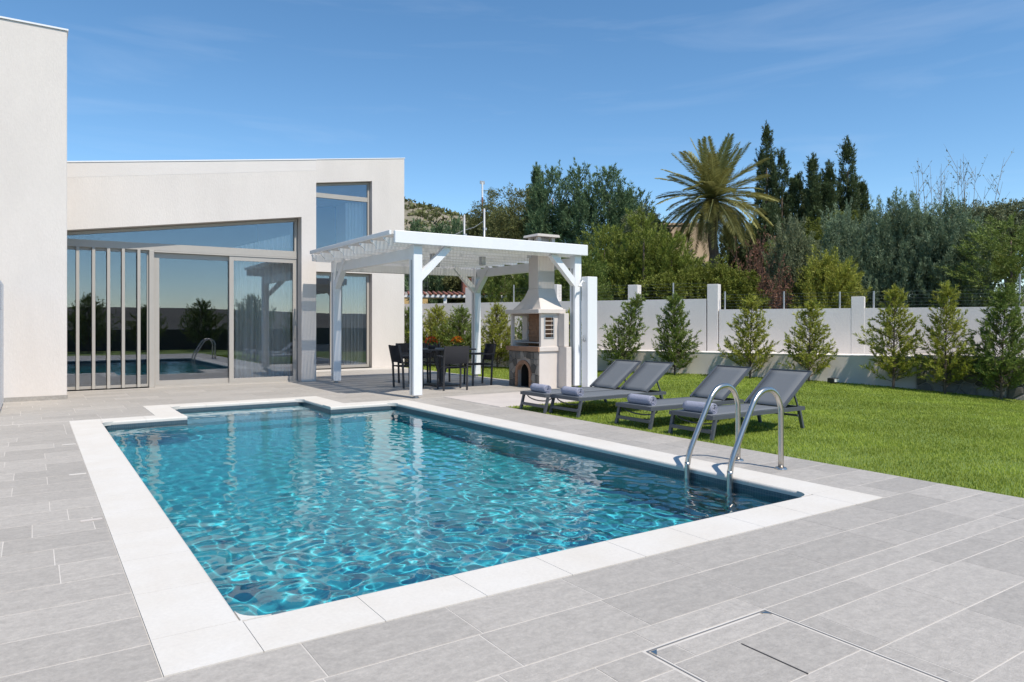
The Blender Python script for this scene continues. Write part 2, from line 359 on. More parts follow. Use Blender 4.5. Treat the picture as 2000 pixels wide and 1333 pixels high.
for rix in range(60):
    ya, yb = row0 + rix * TH, row0 + (rix + 1) * TH
    cuts = sorted({ya, yb} | {y for h in holes for y in h[2:] if ya < y < yb} | {y for y in (9.35, 11.2, 16.0, 19.7) if ya < y < yb})
    off = {8: .9, 11: .905 - .666, 10: 1.55 - .666}.get(rix, random.choice((.1, .33, .52, .2, .45)) )
    for y0, y1 in zip(cuts[:-1], cuts[1:]):
        ym = (y0 + y1) / 2
        if ym < -1 or ym > 19.7 or y1 - y0 < .03: continue
        if ym > 16.0: iv = [(5.31, 9.10)]
        elif ym > 11.2: iv = [(-1.9, 9.10)]
        elif ym > 9.35: iv = [(-1.9, 6.02)]
        else: iv = [(-1.9, LAWN_X)]
        for h in holes:
            if h[2] < ym < h[3]: iv = subtract(iv, h[0], h[1])
        if ym > 14.44: iv = subtract(iv, -2.5, .49)
        for p, q in iv:
            k0 = math.floor((p - off) / TLn); x = off + k0 * TLn
            cutsx = [p]
            while x < q - .04:
                if x > p + .04: cutsx.append(x)
                x += TLn * (1 if random.random() > .05 else .5)
            cutsx.append(q)
            for a, b_ in zip(cutsx[:-1], cutsx[1:]):
                if b_ - a > .02: tiles.append((a, b_, y0, y1))
def proj_area(t):
    pts = []
    for x, y in ((t[0], t[2]), (t[1], t[2]), (t[1], t[3]), (t[0], t[3])):
        d = x * math.sin(CAM_YAW) + y * math.cos(CAM_YAW); l = x * math.cos(CAM_YAW) - y * math.sin(CAM_YAW)
        if d < .8: return 0
        pts.append((1000 + 1400 * l / d, 632 + 1400 * CAM_H / d))
    cxp = sum(p[0] for p in pts) / 4; cyp = sum(p[1] for p in pts) / 4
    if not (-80 < cxp < 2080 and cyp < 1420): return 0
    return abs(sum(pts[i][0] * pts[(i + 1) % 4][1] - pts[(i + 1) % 4][0] * pts[i][1] for i in range(4))) / 2
tiles.sort(key=proj_area, reverse=True)
def tile_box(mb, t, dz):
    g = .0028; x0, x1, y0, y1 = t[0] + g, t[1] - g, t[2] + g, t[3] - g; e = .0012; z = dz
    mb.add([(x0, y0, -.005), (x1, y0, -.005), (x1, y1, -.005), (x0, y1, -.005), (x0, y0, z - e), (x1, y0, z - e), (x1, y1, z - e), (x0, y1, z - e),
            (x0 + e, y0 + e, z), (x1 - e, y0 + e, z), (x1 - e, y1 - e, z), (x0 + e, y1 - e, z)],
           [(0, 1, 5, 4), (1, 2, 6, 5), (2, 3, 7, 6), (3, 0, 4, 7), (4, 5, 9, 8), (5, 6, 10, 9), (6, 7, 11, 10), (7, 4, 8, 11), (8, 9, 10, 11)])
for t in tiles[:300]:
    mb = MB(); tile_box(mb, t, random.uniform(-.0006, .0006))
    mb.build('tile', tile_deck, deck_o, fix=False, tint=random.random())
rest = MB()
for t in tiles[300:]: tile_box(rest, t, random.uniform(-.0006, .0006))
ro = rest.build('tile_field', tile_deck, deck_o, fix=False); tag(ro, kind='stuff')
a = ro.data.attributes.new('tint', 'FLOAT', 'FACE'); a.data.foreach_set('value', np.repeat(np.random.default_rng(5).random(len(tiles) - 300), 9).astype(np.float32))
for x0, x1, y, m in ((.26, .385, 9.03, coping_m), (.26, .385, 7.21, coping_m), (.26, .385, 5.48, concrete_m)):
    MB().box(x0, x1, y - .02, y + .02, .0005, .0035).build('grout_patch', m, deck_o)

# access hatch with tiled lid
hatch = empty('access_hatch', ((HX0 + HX1) / 2, (HY0 + HY1) / 2, 0)); tag(hatch, 'tiled access hatch with dark metal edge let into the deck paving', 'hatch')
fr = MB(); w = .005
fr.box(HX0, HX1, HY0, HY0 + w, -.02, .001); fr.box(HX0, HX1, HY1 - w, HY1, -.02, .001); fr.box(HX0, HX0 + w, HY0 + w, HY1 - w, -.02, .001); fr.box(HX1 - w, HX1, HY0 + w, HY1 - w, -.02, .001)
child(fr, 'frame', mat('dark_steel_edge', (.3, .29, .28), .4, metal=.6), hatch)
child(MB().box(HX0 + w, HX1 - w, HY0 + w, HY1 - w, -.03, -.008), 'lid_bed', grout, hatch)
for x0, x1, y0, y1 in ((HX0 + .016, 2.16, 1.93, HY1 - .016), (2.16, HX1 - .016, 1.93, HY1 - .016), (HX0 + .016, 2.39, 1.60, 1.93), (2.39, HX1 - .016, 1.60, 1.93), (HX0 + .016, 2.2, 1.27, 1.60), (2.2, HX1 - .016, 1.27, 1.60), (HX0 + .016, HX1 - .016, HY0 + .016, 1.27)):
    mb = MB(); tile_box(mb, (x0, x1, y0, y1), 0); child(mb, 'tile', tile_deck, hatch, fix=False, tint=random.random())
child(MB().box(2.386, 2.394, 1.60, 1.90, -.004, .0012), 'lid_gap', dark_gap, hatch)
for x, y, sx, sy in ((HX0 + .012, HY1 - .012, 1, -1), (HX1 - .012, HY1 - .012, -1, -1), (HX1 - .012, HY0 + .012, -1, 1), (HX0 + .012, HY0 + .012, 1, 1)):
    child(MB().prism([(x, y), (x + sx * .035, y), (x, y + sy * .035)], -.003, .002, 'z'), 'corner_plate', steel, hatch)
    
# pale slab by the grill
slab = MB().box(6.03, 9.35, 9.36, 11.19, -.05, .006); slab_o = slab.build('grill_slab', concrete_m, bevel=.006); tag(slab_o, kind='structure')
child(MB().box(7.2, 7.206, 9.37, 11.18, .0062, .0066), 'slab_joint', grout, slab_o)

# ------------------------------------------------------------------ lawn and terrain
P1 = np.array([12.9, 15.43]); WD = np.array([.441, -.897]); WN = np.array([.897, .441])
def along(x, y): return (x - P1[0]) * WD[0] + (y - P1[1]) * WD[1]
def beyond(x, y): return (x - P1[0]) * WN[0] + (y - P1[1]) * WN[1]
def lawn_z(x, y):
    s_ = np.clip((along(x, y) - 2.5) / 8.0, 0, 1.4); q = np.clip((x - 6.2) / 9.0, 0, 1.1)
    return -.30 * s_ * s_ * q ** 1.5
def grid_sheet(name, x0, x1, y0, y1, st, zf, keep, m, kind='structure', smooth=True):
    xs = np.arange(x0, x1 + st / 2, st); ys = np.arange(y0, y1 + st / 2, st); X, Y = np.meshgrid(xs, ys); Z = zf(X, Y)
    ix = np.arange(X.size).reshape(X.shape); xm = (X[:-1, :-1] + X[1:, 1:]) / 2; ym = (Y[:-1, :-1] + Y[1:, 1:]) / 2
    k = keep(xm, ym); F_ = np.stack([ix[:-1, :-1], ix[:-1, 1:], ix[1:, 1:], ix[1:, :-1]], -1)[k]
    o = bpy.data.objects.new(name, np_mesh(name, np.stack([X.ravel(), Y.ravel(), Z.ravel()], 1), F_, m, smooth)); link(o); tag(o, kind=kind); return o
def on_lawn(x, y):
    right = (x > LAWN_X) & (y < 9.36) & (y > -6)
    back = (x > 9.12) & (y >= 9.36) & (y < 26)
    mid = (x > 9.35) & (y > 9.3) & (y <= 11.3)
    front = (y < -1.0) & (x > -12) & (y > -7)
    return ((right | (back & ~((x < 9.35) & (y < 11.2))) | mid) & (beyond(x, y) < .05)) | (front & (beyond(x, y) < .05))
grid_sheet('lawn', -12, 20, -7, 26, .15, lambda x, y: lawn_z(x, y) - .012, lambda x, y: on_lawn(x, y) | on_lawn(x + .1, y) & on_lawn(x - .1, y), lawn_m)
def terrain_z(x, y):
    q = beyond(x, y) - 1.3
    z = np.where(q > 0, .5 + .055 * np.clip(q, 0, 60), -.5)
    return z
grid_sheet('terrain', -60, 110, -40, 130, 2.5, lambda x, y: np.where(beyond(x, y) > 3.8, terrain_z(x, y), -.6), lambda x, y: beyond(x, y) > -1.5, soil_m)
g = MB(); gq = ((-1500, 1500, -1500, 1), (-1500, 1500, 14, 1500), (-1500, -.5, 1, 14), (6, 1500, 1, 14))      # open where the pool is sunk
for x0, x1, y0, y1 in gq: g.add([(x0, y0, -.7), (x1, y0, -.7), (x1, y1, -.7), (x0, y1, -.7)], [(0, 1, 2, 3)])
tag(g.build('ground', soil_m, fix=False), kind='structure')
def fbm(x, y, seed, base, octv=5):
    r_ = np.random.default_rng(seed); z = 0
    for o in range(octv):
        for k in range(4):
            t = r_.uniform(0, 6.28); p = r_.uniform(0, 6.28); fq = base * 2 ** o * r_.uniform(.7, 1.3)
            z = z + np.sin((x * math.cos(t) + y * math.sin(t)) * fq + p) / 2 ** o / 4
    return z
# rocky hill beyond the house (its right shoulder shows) and the ridge behind the viewer that the glass mirrors
hc = (56, 132)
def hill_z(x, y):
    d = np.hypot((x - hc[0]) / 1.2, (y - hc[1]) / 1.0)
    return 25.5 * np.exp(-(d / 38) ** 2) - 1.2 + (fbm(x, y, 3, .09) * 1.6 + fbm(x, y, 9, .5, 3) * .7) * np.clip(1.4 - d / 60, 0, 1)
grid_sheet('hill', hc[0] - 85, hc[0] + 85, hc[1] - 75, hc[1] + 75, 1.5, hill_z, lambda x, y: x > -1e9, rock_m)
r_ = np.random.default_rng(8); hx = r_.uniform(hc[0] - 45, hc[0] + 60, 5200); hy = r_.uniform(hc[1] - 62, hc[1] + 8, 5200); hzz = hill_z(hx, hy); kk = hzz > 1; hx, hy, hzz = hx[kk], hy[kk], hzz[kk]
n_ = 10; P_ = np.repeat(np.stack([hx, hy, hzz], 1), n_, 0); D_ = r_.normal(size=P_.shape); D_[:, 2] = abs(D_[:, 2]); D_ /= np.linalg.norm(D_, axis=1)[:, None]; S_ = np.cross(D_, r_.normal(size=P_.shape)); S_ /= np.linalg.norm(S_, axis=1)[:, None]
sz = np.repeat(r_.uniform(.3, .9, len(hx)), n_)[:, None]; P_ = P_ + r_.normal(size=P_.shape) * sz * .35; vv = np.stack([P_ - S_ * sz * .35, P_ + S_ * sz * .35, P_ + D_ * sz], 1).reshape(-1, 3)
so_ = bpy.data.objects.new('scrub', np_mesh('scrub', vv, np.arange(len(vv)).reshape(-1, 3), F_OLIVE, False, r_.random(len(P_)) * .6)); link(so_); tag(so_, 'low scrub dotted over the rocky hill', 'scrub', kind='stuff')
grid_sheet('ridge', -420, 420, -420, -170, 10, lambda x, y: (8.5 + 7 * fbm(x, y, 5, .012, 3) + .02 * x) * np.exp(-((y + 300) / 70) ** 2) - 1.5, lambda x, y: x > -1e9, mat('ridge_scrub', (.075, .065, .05), 1, var=.4, vscale=.05))

# grass blades, denser close by
rng = np.random.default_rng(11)
def blades(nm, n, xr, yr, hgt, seed):
    r_ = np.random.default_rng(seed); x = r_.uniform(*xr, n); y = r_.uniform(*yr, n)
    k = on_lawn(x, y) & (x > LAWN_X + .01) & (x * math.sin(CAM_YAW) + y * math.cos(CAM_YAW) > 2) if nm != 'x' else on_lawn(x, y)
    x, y = x[k], y[k]; d = np.hypot(x, y); keep = r_.random(len(x)) < np.clip((9 / np.maximum(d, 5)) ** 1.5, .12, 1); x, y, d = x[keep], y[keep], d[keep]
    n = len(x); sc_ = np.clip(d / 8, 1, 2.2); h = hgt * r_.uniform(.55, 1.25, n) * (1 + .25 * np.sin(x * 3.1) * np.sin(y * 2.7)); w_ = .0036 * sc_
    a = r_.uniform(0, 6.283, n); le = r_.uniform(.1, .8, n) * h; z = lawn_z(x, y) - .012
    b0 = np.stack([x - np.sin(a) * w_, y + np.cos(a) * w_, z], 1); b1 = np.stack([x + np.sin(a) * w_, y - np.cos(a) * w_, z], 1)
    tp = np.stack([x + np.cos(a) * le, y + np.sin(a) * le, z + h], 1)
    V = np.stack([b0, b1, tp], 1).reshape(-1, 3); patch = .5 + .5 * np.sin(x * 1.3 + 2 * np.sin(y * .9)) * np.sin(y * 1.7)
    return V, np.arange(n * 3).reshape(-1, 3), np.clip(.12 + .5 * patch * (.6 + .4 * np.sin(x * 4.1 + y * 3.3) * np.sin(y * 5.2 - x)) + .42 * r_.random(n), 0, 1)
V, F_, T_ = blades('lawn', 900000, (LAWN_X, 18.5), (1.2, 22), .027, 21)
grass = bpy.data.objects.new('grass', np_mesh('grass', V, F_, F_GRASS, False, T_)); link(grass); tag(grass, 'short bright green grass blades covering the garden lawn', 'grass', kind='stuff')

# ------------------------------------------------------------------ the villa
villa = empty('villa', (3, 17, 0)); tag(villa, 'white modern villa with sloping parapet, grey framed glazing and tall side block', 'house')
FY, GY = 15.85, 16.12
V = lambda mb, nm, m, par=villa, **k: child(mb, nm, m, par, **k)
top = lambda x: 4.33 + (x - .57) * .1368                       # rising parapet
lint = lambda x: 3.06 + (x - .57) * .138
V(MB().prism([(.2, lint(.2)), (4.97, lint(4.97)), (4.97, 0), (5.30, 0), (5.30, top(5.30)), (.2, top(.2))], FY, GY + .12), 'front_wall', plaster)
V(MB().prism([(.2, top(.2) - .285), (5.297, top(5.297) - .24), (5.297, top(5.297) - .003), (.2, top(.2) - .003)], FY - .0015, FY + .02), 'parapet_band', plaster_pale)
V(MB().prism([(.16, top(.16)), (5.32, top(5.32)), (5.32, top(5.32) + .025), (.16, top(.16) + .025)], FY - .012, FY + .3), 'parapet_cap', white_paint)
V(MB().box(5.05, 5.298, GY + .125, 19.7, 0, top(5.3) - .002), 'wing_side_wall', plaster)
V(MB().prism([(.2, top(.2) - .35), (5.04, top(5.04) - .35), (5.04, top(5.04) - .2), (.2, top(.2) - .2)], GY + .125, 21), 'roof', plaster)
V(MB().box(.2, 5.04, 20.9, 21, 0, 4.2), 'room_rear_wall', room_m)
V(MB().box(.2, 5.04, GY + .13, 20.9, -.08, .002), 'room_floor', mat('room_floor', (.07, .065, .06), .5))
# tall block beside it
V(MB().box(-6, .49, 14.45, 24, -.1, 6.31), 'side_block', plaster, bevel=.008)
V(MB().box(-6.01, .502, 14.438, 14.449, 0, .075), 'skirting', tile_deck)
V(MB().box(-6.03, .51, 14.43, 24.03, 6.312, 6.34), 'block_cap', white_paint)
# rear wing
BYW = 19.7
topb = lambda x: 5.88 + (x - 6.61) * .1386
V(MB().prism([(5.05, 0), (6.05, 0), (6.05, 5.16), (8.25, 5.46), (8.25, 0), (9.28, 0), (9.28, topb(9.28)), (5.05, topb(5.05))], BYW, BYW + .25), 'rear_wing_wall', plaster)
V(MB().box(6.052, 8.248, BYW + .001, BYW + .25, 2.75, 3.15), 'spandrel', plaster)
V(MB().prism([(5.02, topb(5.02)), (9.30, topb(9.30)), (9.30, topb(9.30) + .025), (5.02, topb(5.02) + .025)], BYW - .012, BYW + .27), 'rear_parapet_cap', white_paint)
V(MB().box(9.03, 9.278, BYW + .252, 25, 0, 6.1), 'rear_side_wall', plaster)
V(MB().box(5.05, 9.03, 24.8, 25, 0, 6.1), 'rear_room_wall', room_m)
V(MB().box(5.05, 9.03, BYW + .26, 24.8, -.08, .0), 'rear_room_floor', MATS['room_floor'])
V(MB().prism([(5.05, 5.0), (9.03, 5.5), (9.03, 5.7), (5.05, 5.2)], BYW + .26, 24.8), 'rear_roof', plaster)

def frame_ring(mb, x0, x1, z0, z1, y0, y1, w, zt=None):
    """a four-sided frame; zt = top at x0 when the head slopes"""
    za = z1 if zt is None else zt
    mb.box(x0, x0 + w, y0, y1, z0 + w, za - w); mb.box(x1 - w, x1, y0, y1, z0 + w, z1 - w); mb.box(x0, x1, y0, y1, z0, z0 + w)
    mb.prism([(x0, za - w), (x1, z1 - w), (x1, z1), (x0, za)], y0, y1)
def pane(x0, x1, z0, z1, y, par, zt=None):
    za = z1 if zt is None else zt
    return V(MB().prism([(x0, z0), (x1, z0), (x1, z1), (x0, za)], y, y + .012), 'pane', glass_m, par)
def win(name):
    e = empty(name, (0, 0, 0)); e.parent = villa; loc(e); return e
# sloped clerestory over the doors
w1 = win('clerestory_window'); fr = MB(); frame_ring(fr, .3, 4.955, 2.79, lint(4.955) - .01, GY, GY + .09, .06, lint(.3) - .01)
fr.box(.3, 4.955, GY - .012, GY + .095, 2.78, 2.92); V(fr, 'frame', alu, w1)
pane(.35, 4.90, 2.92, lint(4.90) - .07, GY + .04, w1, lint(.35) - .07)
# screen bay with upright fins
w2 = win('fixed_window'); fr = MB(); frame_ring(fr, .3, 1.98, .02, 2.78, GY + .05, GY + .11, .055); V(fr, 'frame', alu, w2); pane(.35, 1.93, .07, 2.73, GY + .08, w2)
for x in (.72, .985, 1.24, 1.495, 1.77): V(MB().box(x - .028, x + .028, GY - .03, GY + .04, .02, 2.779), 'fin', alu, bevel=.004)
V(MB().box(1.955, 2.045, GY - .03, GY + .1, .0, 2.779), 'mullion', alu, bevel=.004)
# sliding doors
w3 = win('sliding_door'); fr = MB(); frame_ring(fr, 2.05, 3.60, .03, 2.74, GY + .055, GY + .1, .10); V(fr, 'frame', alu, w3); pane(2.14, 3.51, .12, 2.65, GY + .075, w3)
w4 = win('sliding_door'); fr = MB(); frame_ring(fr, 3.50, 4.95, .03, 2.74, GY, GY + .045, .09); V(fr, 'frame', alu, w4); pane(3.58, 4.87, .12, 2.65, GY + .02, w4)
V(MB().box(4.885, 4.915, GY - .025, GY - .002, .95, 1.25), 'handle', alu, w4)
V(MB().box(2.05, 4.965, GY - .03, GY + .12, .0, .028), 'door_sill', alu)
V(MB().box(2.05, 4.955, GY - .012, GY + .1, 2.745, 2.778), 'door_head', alu)
# rear wing glazing
w5 = win('tall_window'); fr = MB(); ya = BYW + .16; frame_ring(fr, 6.07, 8.235, 3.16, 5.445, ya, ya + .07, .06, 5.15); fr.box(6.13, 8.17, ya, ya + .075, 4.86, 4.99); V(fr, 'frame', alu, w5)
pane(6.12, 8.18, 3.21, 4.87, ya + .03, w5); pane(6.12, 8.18, 4.98, 5.385, ya + .03, w5, 5.1)
w6 = win('garden_door'); fr = MB(); frame_ring(fr, 6.07, 8.235, .02, 2.74, ya, ya + .07, .08); fr.box(7.05, 7.13, ya, ya + .07, .1, 2.66); V(fr, 'frame', alu, w6)
pane(6.14, 7.06, .09, 2.67, ya + .03, w6); pane(7.12, 8.16, .09, 2.67, ya + .03, w6)
def curtain(name, x0, x1, y, z0, z1, label, waves=14, zs=0):
    xs = np.linspace(x0, x1, 140); r_ = np.random.default_rng(int(x0 * 100)); ph = np.cumsum(r_.uniform(.6, 1.4, 140)) * waves * 2 * math.pi / 140
    yy = y + .045 * np.sin(ph) + .015 * np.sin(ph * 2.3)
    zt = z1 + zs * (xs - x0)
    v = np.concatenate([np.stack([xs, yy, np.full(140, z0)], 1), np.stack([xs, yy, zt], 1)])
    i = np.arange(139); o = bpy.data.objects.new(name, np_mesh(name, v, np.stack([i, i + 1, i + 141, i + 140], 1), curtain_m, True)); link(o); tag(o, label, 'curtain', 'curtains behind the villa glazing'); return o
curtain('curtain', 3.62, 4.88, 16.42, .03, 2.95, 'pale sheer curtain behind the wide sliding door nearest the pergola', 13, .30)
curtain('curtain', 7.35, 8.15, 20.1, .03, 2.7, 'pale sheer curtain behind the garden door under the pergola', 7)
curtain('curtain', 7.62, 8.16, 20.15, 3.2, 4.84, 'pale sheer curtain in the tall upper window', 5)
# white gate leaf at the picture's left border
gate = empty('gate_leaf', (-.39, 13.2, 0)); tag(gate, 'narrow view of a white metal gate leaf standing beside the tall block', 'gate')
child(MB().box(-.43, -.39, 12.35, 14.2, .04, 1.93), 'panel', white_paint, gate, bevel=.006)
child(MB().box(-.389, -.378, 12.6, 12.72, 1.5, 1.86), 'lock_plate', galv, gate)

# ------------------------------------------------------------------ pergola
pg = empty('pergola', (7.2, 13.2, 0)); tag(pg, 'white timber pergola with translucent corrugated roof over the dining table', 'pergola')
posts = [(5.54, 11.29), (5.5, 15.12), (9.09, 11.29), (9.07, 15.15)]
for x, y in posts:
    p = child(MB().box(x - .085, x + .085, y - .085, y + .085, .05, 2.66), 'post', white_paint, pg, bevel=.008)
    child(MB().box(x - .035, x + .035, y - .035, y + .035, .0, .05), 'foot', galv, p)
    child(MB().box(x - .09, x - .086, y - .02, y + .02, .06, 2.4), 'groove_strip', galv, p)
child(MB().box(5.06, 9.26, 11.1, 11.17, 2.655, 2.87), 'front_beam', white_paint, pg, bevel=.01)
child(MB().box(5.06, 9.26, 15.36, 15.43, 2.655, 2.87), 'rear_beam', white_paint, pg, bevel=.01)
for x in (5.53, 9.08): child(MB().box(x - .055, x + .055, 11.38, 15.03, 2.42, 2.62), 'side_beam', white_paint, pg, bevel=.008)
child(MB().box(5.63, 9.0, 15.09, 15.2, 2.44, 2.62), 'tie_beam', white_paint, pg, bevel=.008)
for k in range(8):
    y = 11.42 + k * .543
    r_ = child(MB().box(5.09, 9.22, y - .025, y + .025, 2.63, 2.775), 'rafter', white_paint, pg)
    child(MB().prism([(5.088, 2.66), (4.99, 2.755), (4.99, 2.775), (5.088, 2.775)], y - .02, y + .02), 'rafter_tail', white_paint, r_)
child(MB().box(4.99, 5.03, 11.18, 15.35, 2.80, 2.875), 'edge_board', white_paint, pg, bevel=.004)
for x, y, ax, s in ((5.54, 11.29, 'x', 1), (9.09, 11.29, 'x', -1), (5.5, 15.12, 'y', -1), (9.07, 15.15, 'x', -1), (9.07, 15.15, 'y', -1)):
    a = (x + (s * .03 if ax == 'x' else 0), y + (s * .03 if ax == 'y' else -.02), 2.07); b_ = (x + (s * .63 if ax == 'x' else 0), y + (s * .63 if ax == 'y' else -.02), 2.67)
    child(MB().bar(a, b_, .12, .12, up=(1, 0, 0) if ax == 'y' else (0, 1, 0)), 'brace', white_paint, pg)
# corrugated sheets
sheet_m = mat('roof_sheet', (.38, .36, .33), .5, transl=.25, var=.06, vscale=2)
t_ = sheet_m.node_tree; om = t_.nodes['Material Output']; old = om.inputs['Surface'].links[0].from_socket
tp_ = t_.nodes.new('ShaderNodeBsdfTransparent'); mz = t_.nodes.new('ShaderNodeMixShader'); wv = t_.nodes.new('ShaderNodeTexWave'); wv.inputs['Scale'].default_value = 4.2; wv.inputs['Distortion'].default_value = 1.5  # banded transparency stands in for sunlight focused into streaks by the corrugation
wr = t_.nodes.new('ShaderNodeMapRange'); wr.inputs['To Min'].default_value = .14; wr.inputs['To Max'].default_value = .36; wc = t_.nodes.new('ShaderNodeTexCoord')
for a_, b_ in ((wc.outputs['Object'], wv.inputs['Vector']), (wv.outputs['Fac'], wr.inputs['Value']), (wr.outputs[0], mz.inputs[0]), (old, mz.inputs[1]), (tp_.outputs[0], mz.inputs[2]), (mz.outputs[0], om.inputs['Surface'])): t_.links.new(a_, b_)
for k in range(4):
    xa, xb = 5.035 + k * 1.045, 5.035 + (k + 1) * 1.045 + .03; nn = 88
    X_ = np.linspace(xa, xb, nn); Z_ = 2.805 + .012 * np.sin((X_ - 5.035) / .076 * 2 * math.pi) + .002 * k
    if k == 3: X_ = np.clip(X_, 0, 9.245)
    v = np.concatenate([np.stack([X_, np.full(nn, 11.18), Z_], 1), np.stack([X_, np.full(nn, 15.35), Z_], 1)]); i = np.arange(nn - 1)
    o = bpy.data.objects.new('roof_sheet', np_mesh('roof_sheet', v, np.stack([i, i + 1, i + nn + 1, i + nn], 1), sheet_m, True)); link(o, pg); loc(o)
for x, y in ((6.35, 12.2), (6.9, 13.1), (7.45, 12.2)):
    s_ = child(MB().box(x - .05, x + .05, y - .05, y + .05, 2.46, 2.63), 'spotlight', galv, pg, bevel=.006)
    child(MB().box(x - .035, x + .035, y - .035, y + .035, 2.455, 2.459), 'lens', mat('lamp_lens', (.7, .7, .66), .2), s_)
# shower column against the right post
sh = empty('shower_column', (9.28, 11.12, 0)); tag(sh, 'white box column of an outdoor shower standing against the pergola post', 'shower')
child(MB().box(9.15, 9.40, 10.98, 11.18, .006, 2.23), 'column', white_paint, sh, bevel=.008)
child(MB().tube([(9.15, 11.08, 2.12), (9.07, 11.05, 2.14), (9.02, 11.03, 2.09), (8.99, 11.02, 2.05)], .016, 8), 'arm', white_paint, sh)
child(MB().tube([(8.99, 11.02, 2.06), (8.985, 11.018, 2.03)], [.03, .045], 10), 'shower_head', white_paint, sh)
tp = child(MB().tube([(9.149, 11.08, .97), (9.12, 11.08, .97)], .035, 12), 'mixer', galv, sh)
child(MB().bar((9.12, 11.08, .96), (9.12, 11.08, 1.06), .014, .014), 'lever', galv, tp)

# ------------------------------------------------------------------ masonry barbecue
bq = empty('masonry_barbecue', (8.5, 11.9, 0)); tag(bq, 'masonry barbecue with stone arch, hood and chimney standing under the pergola', 'barbecue')
Q = lambda mb, nm, m, par=bq, **k: child(mb, nm, m, par, **k)
bx0, bx1, by0, by1 = 8.34, 8.81, 11.5, 12.58
yc = (by0 + by1) / 2; aw, ah = .21, .29
arch = [(yc - aw, .0)] + [(yc - aw * math.cos(t), ah + .19 * math.sin(t) ** .9) for t in [math.pi * k / 14 for k in range(1, 14)]] + [(yc + aw, 0)]
body = [(by0, 0)] + arch + [(by1, 0), (by1, .74), (by0, .74)]
Q(MB().prism(body, bx0, bx0 + .08, 'x'), 'arch_front', mortar_m)
Q(MB().box(bx0 + .08, bx1, by0, yc - aw - .02, 0, .74), 'base_pier', plaster_grill); Q(MB().box(bx0 + .08, bx1, yc + aw + .02, by1, 0, .74), 'base_pier', plaster_grill)
Q(MB().box(bx0 + .08, bx1, yc - aw - .02, yc + aw + .02, .55, .74), 'base_lintel', plaster_grill); Q(MB().box(bx1 - .05, bx1 - .003, yc - aw - .02, yc + aw + .02, 0, .55), 'wood_store_back', recess_dark)
Q(MB().box(bx0 - .001, bx1 - .05, by0 - .003, by0 + .0, 0, .742), 'base_render', plaster_grill)
for k in range(13):                                             # brick arch ring
    t0, t1 = math.pi * k / 13 + .012, math.pi * (k + 1) / 13 - .012
    P_ = lambda t, r: (yc - (aw + r) * math.cos(t), ah + (.19 + r) * math.sin(t))
    Q(MB().prism([P_(t0, .002), P_(t1, .002), P_(t1, .07), P_(t0, .07)], bx0 - .025, bx0 + .06, 'x'), 'arch_brick', brick_m)
for s in (-1, 1):
    for k in range(3):
        y0_, y1_ = sorted((yc + s * (aw + .002), yc + s * (aw + .07))); Q(MB().box(bx0 - .025, bx0 + .06, y0_, y1_, k * .1 + .004, k * .1 + .096), 'arch_brick', brick_m)
# irregular stones on the arch front
def clip(poly, p, q):
    """keep the part of poly nearer to p than to q"""
    mx_, my_ = (p[0] + q[0]) / 2, (p[1] + q[1]) / 2; dx, dy = q[0] - p[0], q[1] - p[1]; o = []
    sd_ = [(x - mx_) * dx + (y - my_) * dy for x, y in poly]
    for i in range(len(poly)):
        j = (i + 1) % len(poly)
        if sd_[i] <= 0: o.append(poly[i])
        if sd_[i] * sd_[j] < 0:
            t = sd_[i] / (sd_[i] - sd_[j]); o.append((poly[i][0] + t * (poly[j][0] - poly[i][0]), poly[i][1] + t * (poly[j][1] - poly[i][1])))
    return o
def voronoi(rect, step, seed):
    r_ = random.Random(seed); u0, u1, w0, w1 = rect; pts = []
    nu, nw = max(1, round((u1 - u0) / step)), max(1, round((w1 - w0) / step))
    for i in range(nu):
        for j in range(nw): pts.append((u0 + (i + .5 + r_.uniform(-.38, .38)) * (u1 - u0) / nu, w0 + (j + .5 + r_.uniform(-.38, .38)) * (w1 - w0) / nw))
    res = []
    for p in pts:
        poly = [(u0, w0), (u1, w0), (u1, w1), (u0, w1)]
        for q in pts:
            if q is not p and poly: poly = clip(poly, p, q)
        if len(poly) < 3: continue
        c = (sum(x for x, _ in poly) / len(poly), sum(y for _, y in poly) / len(poly))
        poly = [(c[0] + (x - c[0]) * .93, c[1] + (y - c[1]) * .93) for x, y in poly]
        d = [math.dist(poly[i], poly[(i + 1) % len(poly)]) for i in range(len(poly))]
        poly = [poly[i] for i in range(len(poly)) if d[i] > .015]
        if len(poly) >= 3: res.append((c, poly))
    return res
def stone_piece(poly, depth, rnd):
    """bevelled slab in local (u, w, out)"""
    c = (sum(x for x, _ in poly) / len(poly), sum(y for _, y in poly) / len(poly)); n_ = len(poly)
    inn = [(c[0] + (x - c[0]) * .78, c[1] + (y - c[1]) * .78) for x, y in poly]
    vs = [(x, y, 0) for x, y in poly] + [(x, y, depth * .6) for x, y in poly] + [(x, y, depth * rnd.uniform(.85, 1.15)) for x, y in inn] + [(c[0], c[1], depth * 1.1)]
    fs = []
    for i in range(n_):
        j = (i + 1) % n_; fs += [(i, j, n_ + j, n_ + i), (n_ + i, n_ + j, 2 * n_ + j, 2 * n_ + i), (2 * n_ + i, 2 * n_ + j, 3 * n_)]
    return vs, fs
rs = random.Random(4)
for c, poly in voronoi((by0 + .012, by1 - .012, .0, .735), .135, 4):
    dy, dz = c[0] - yc, c[1] - ah
    if (abs(dy) < aw + .075 and c[1] < ah) or (dz >= 0 and (dy / (aw + .075)) ** 2 + (dz / .27) ** 2 < 1): continue
    vs_, fs_ = stone_piece(poly, .018, rs)
    Q(MB().add([(bx0 - d - .0005, u, w_) for u, w_, d in vs_], fs_), 'stone', stone_m, tint=rs.random())
Q(MB().box(bx0 - .05, bx1 - .001, by0 - .035, by1 + .035, .742, .83), 'hearth_slab', plaster_grill, bevel=.006)
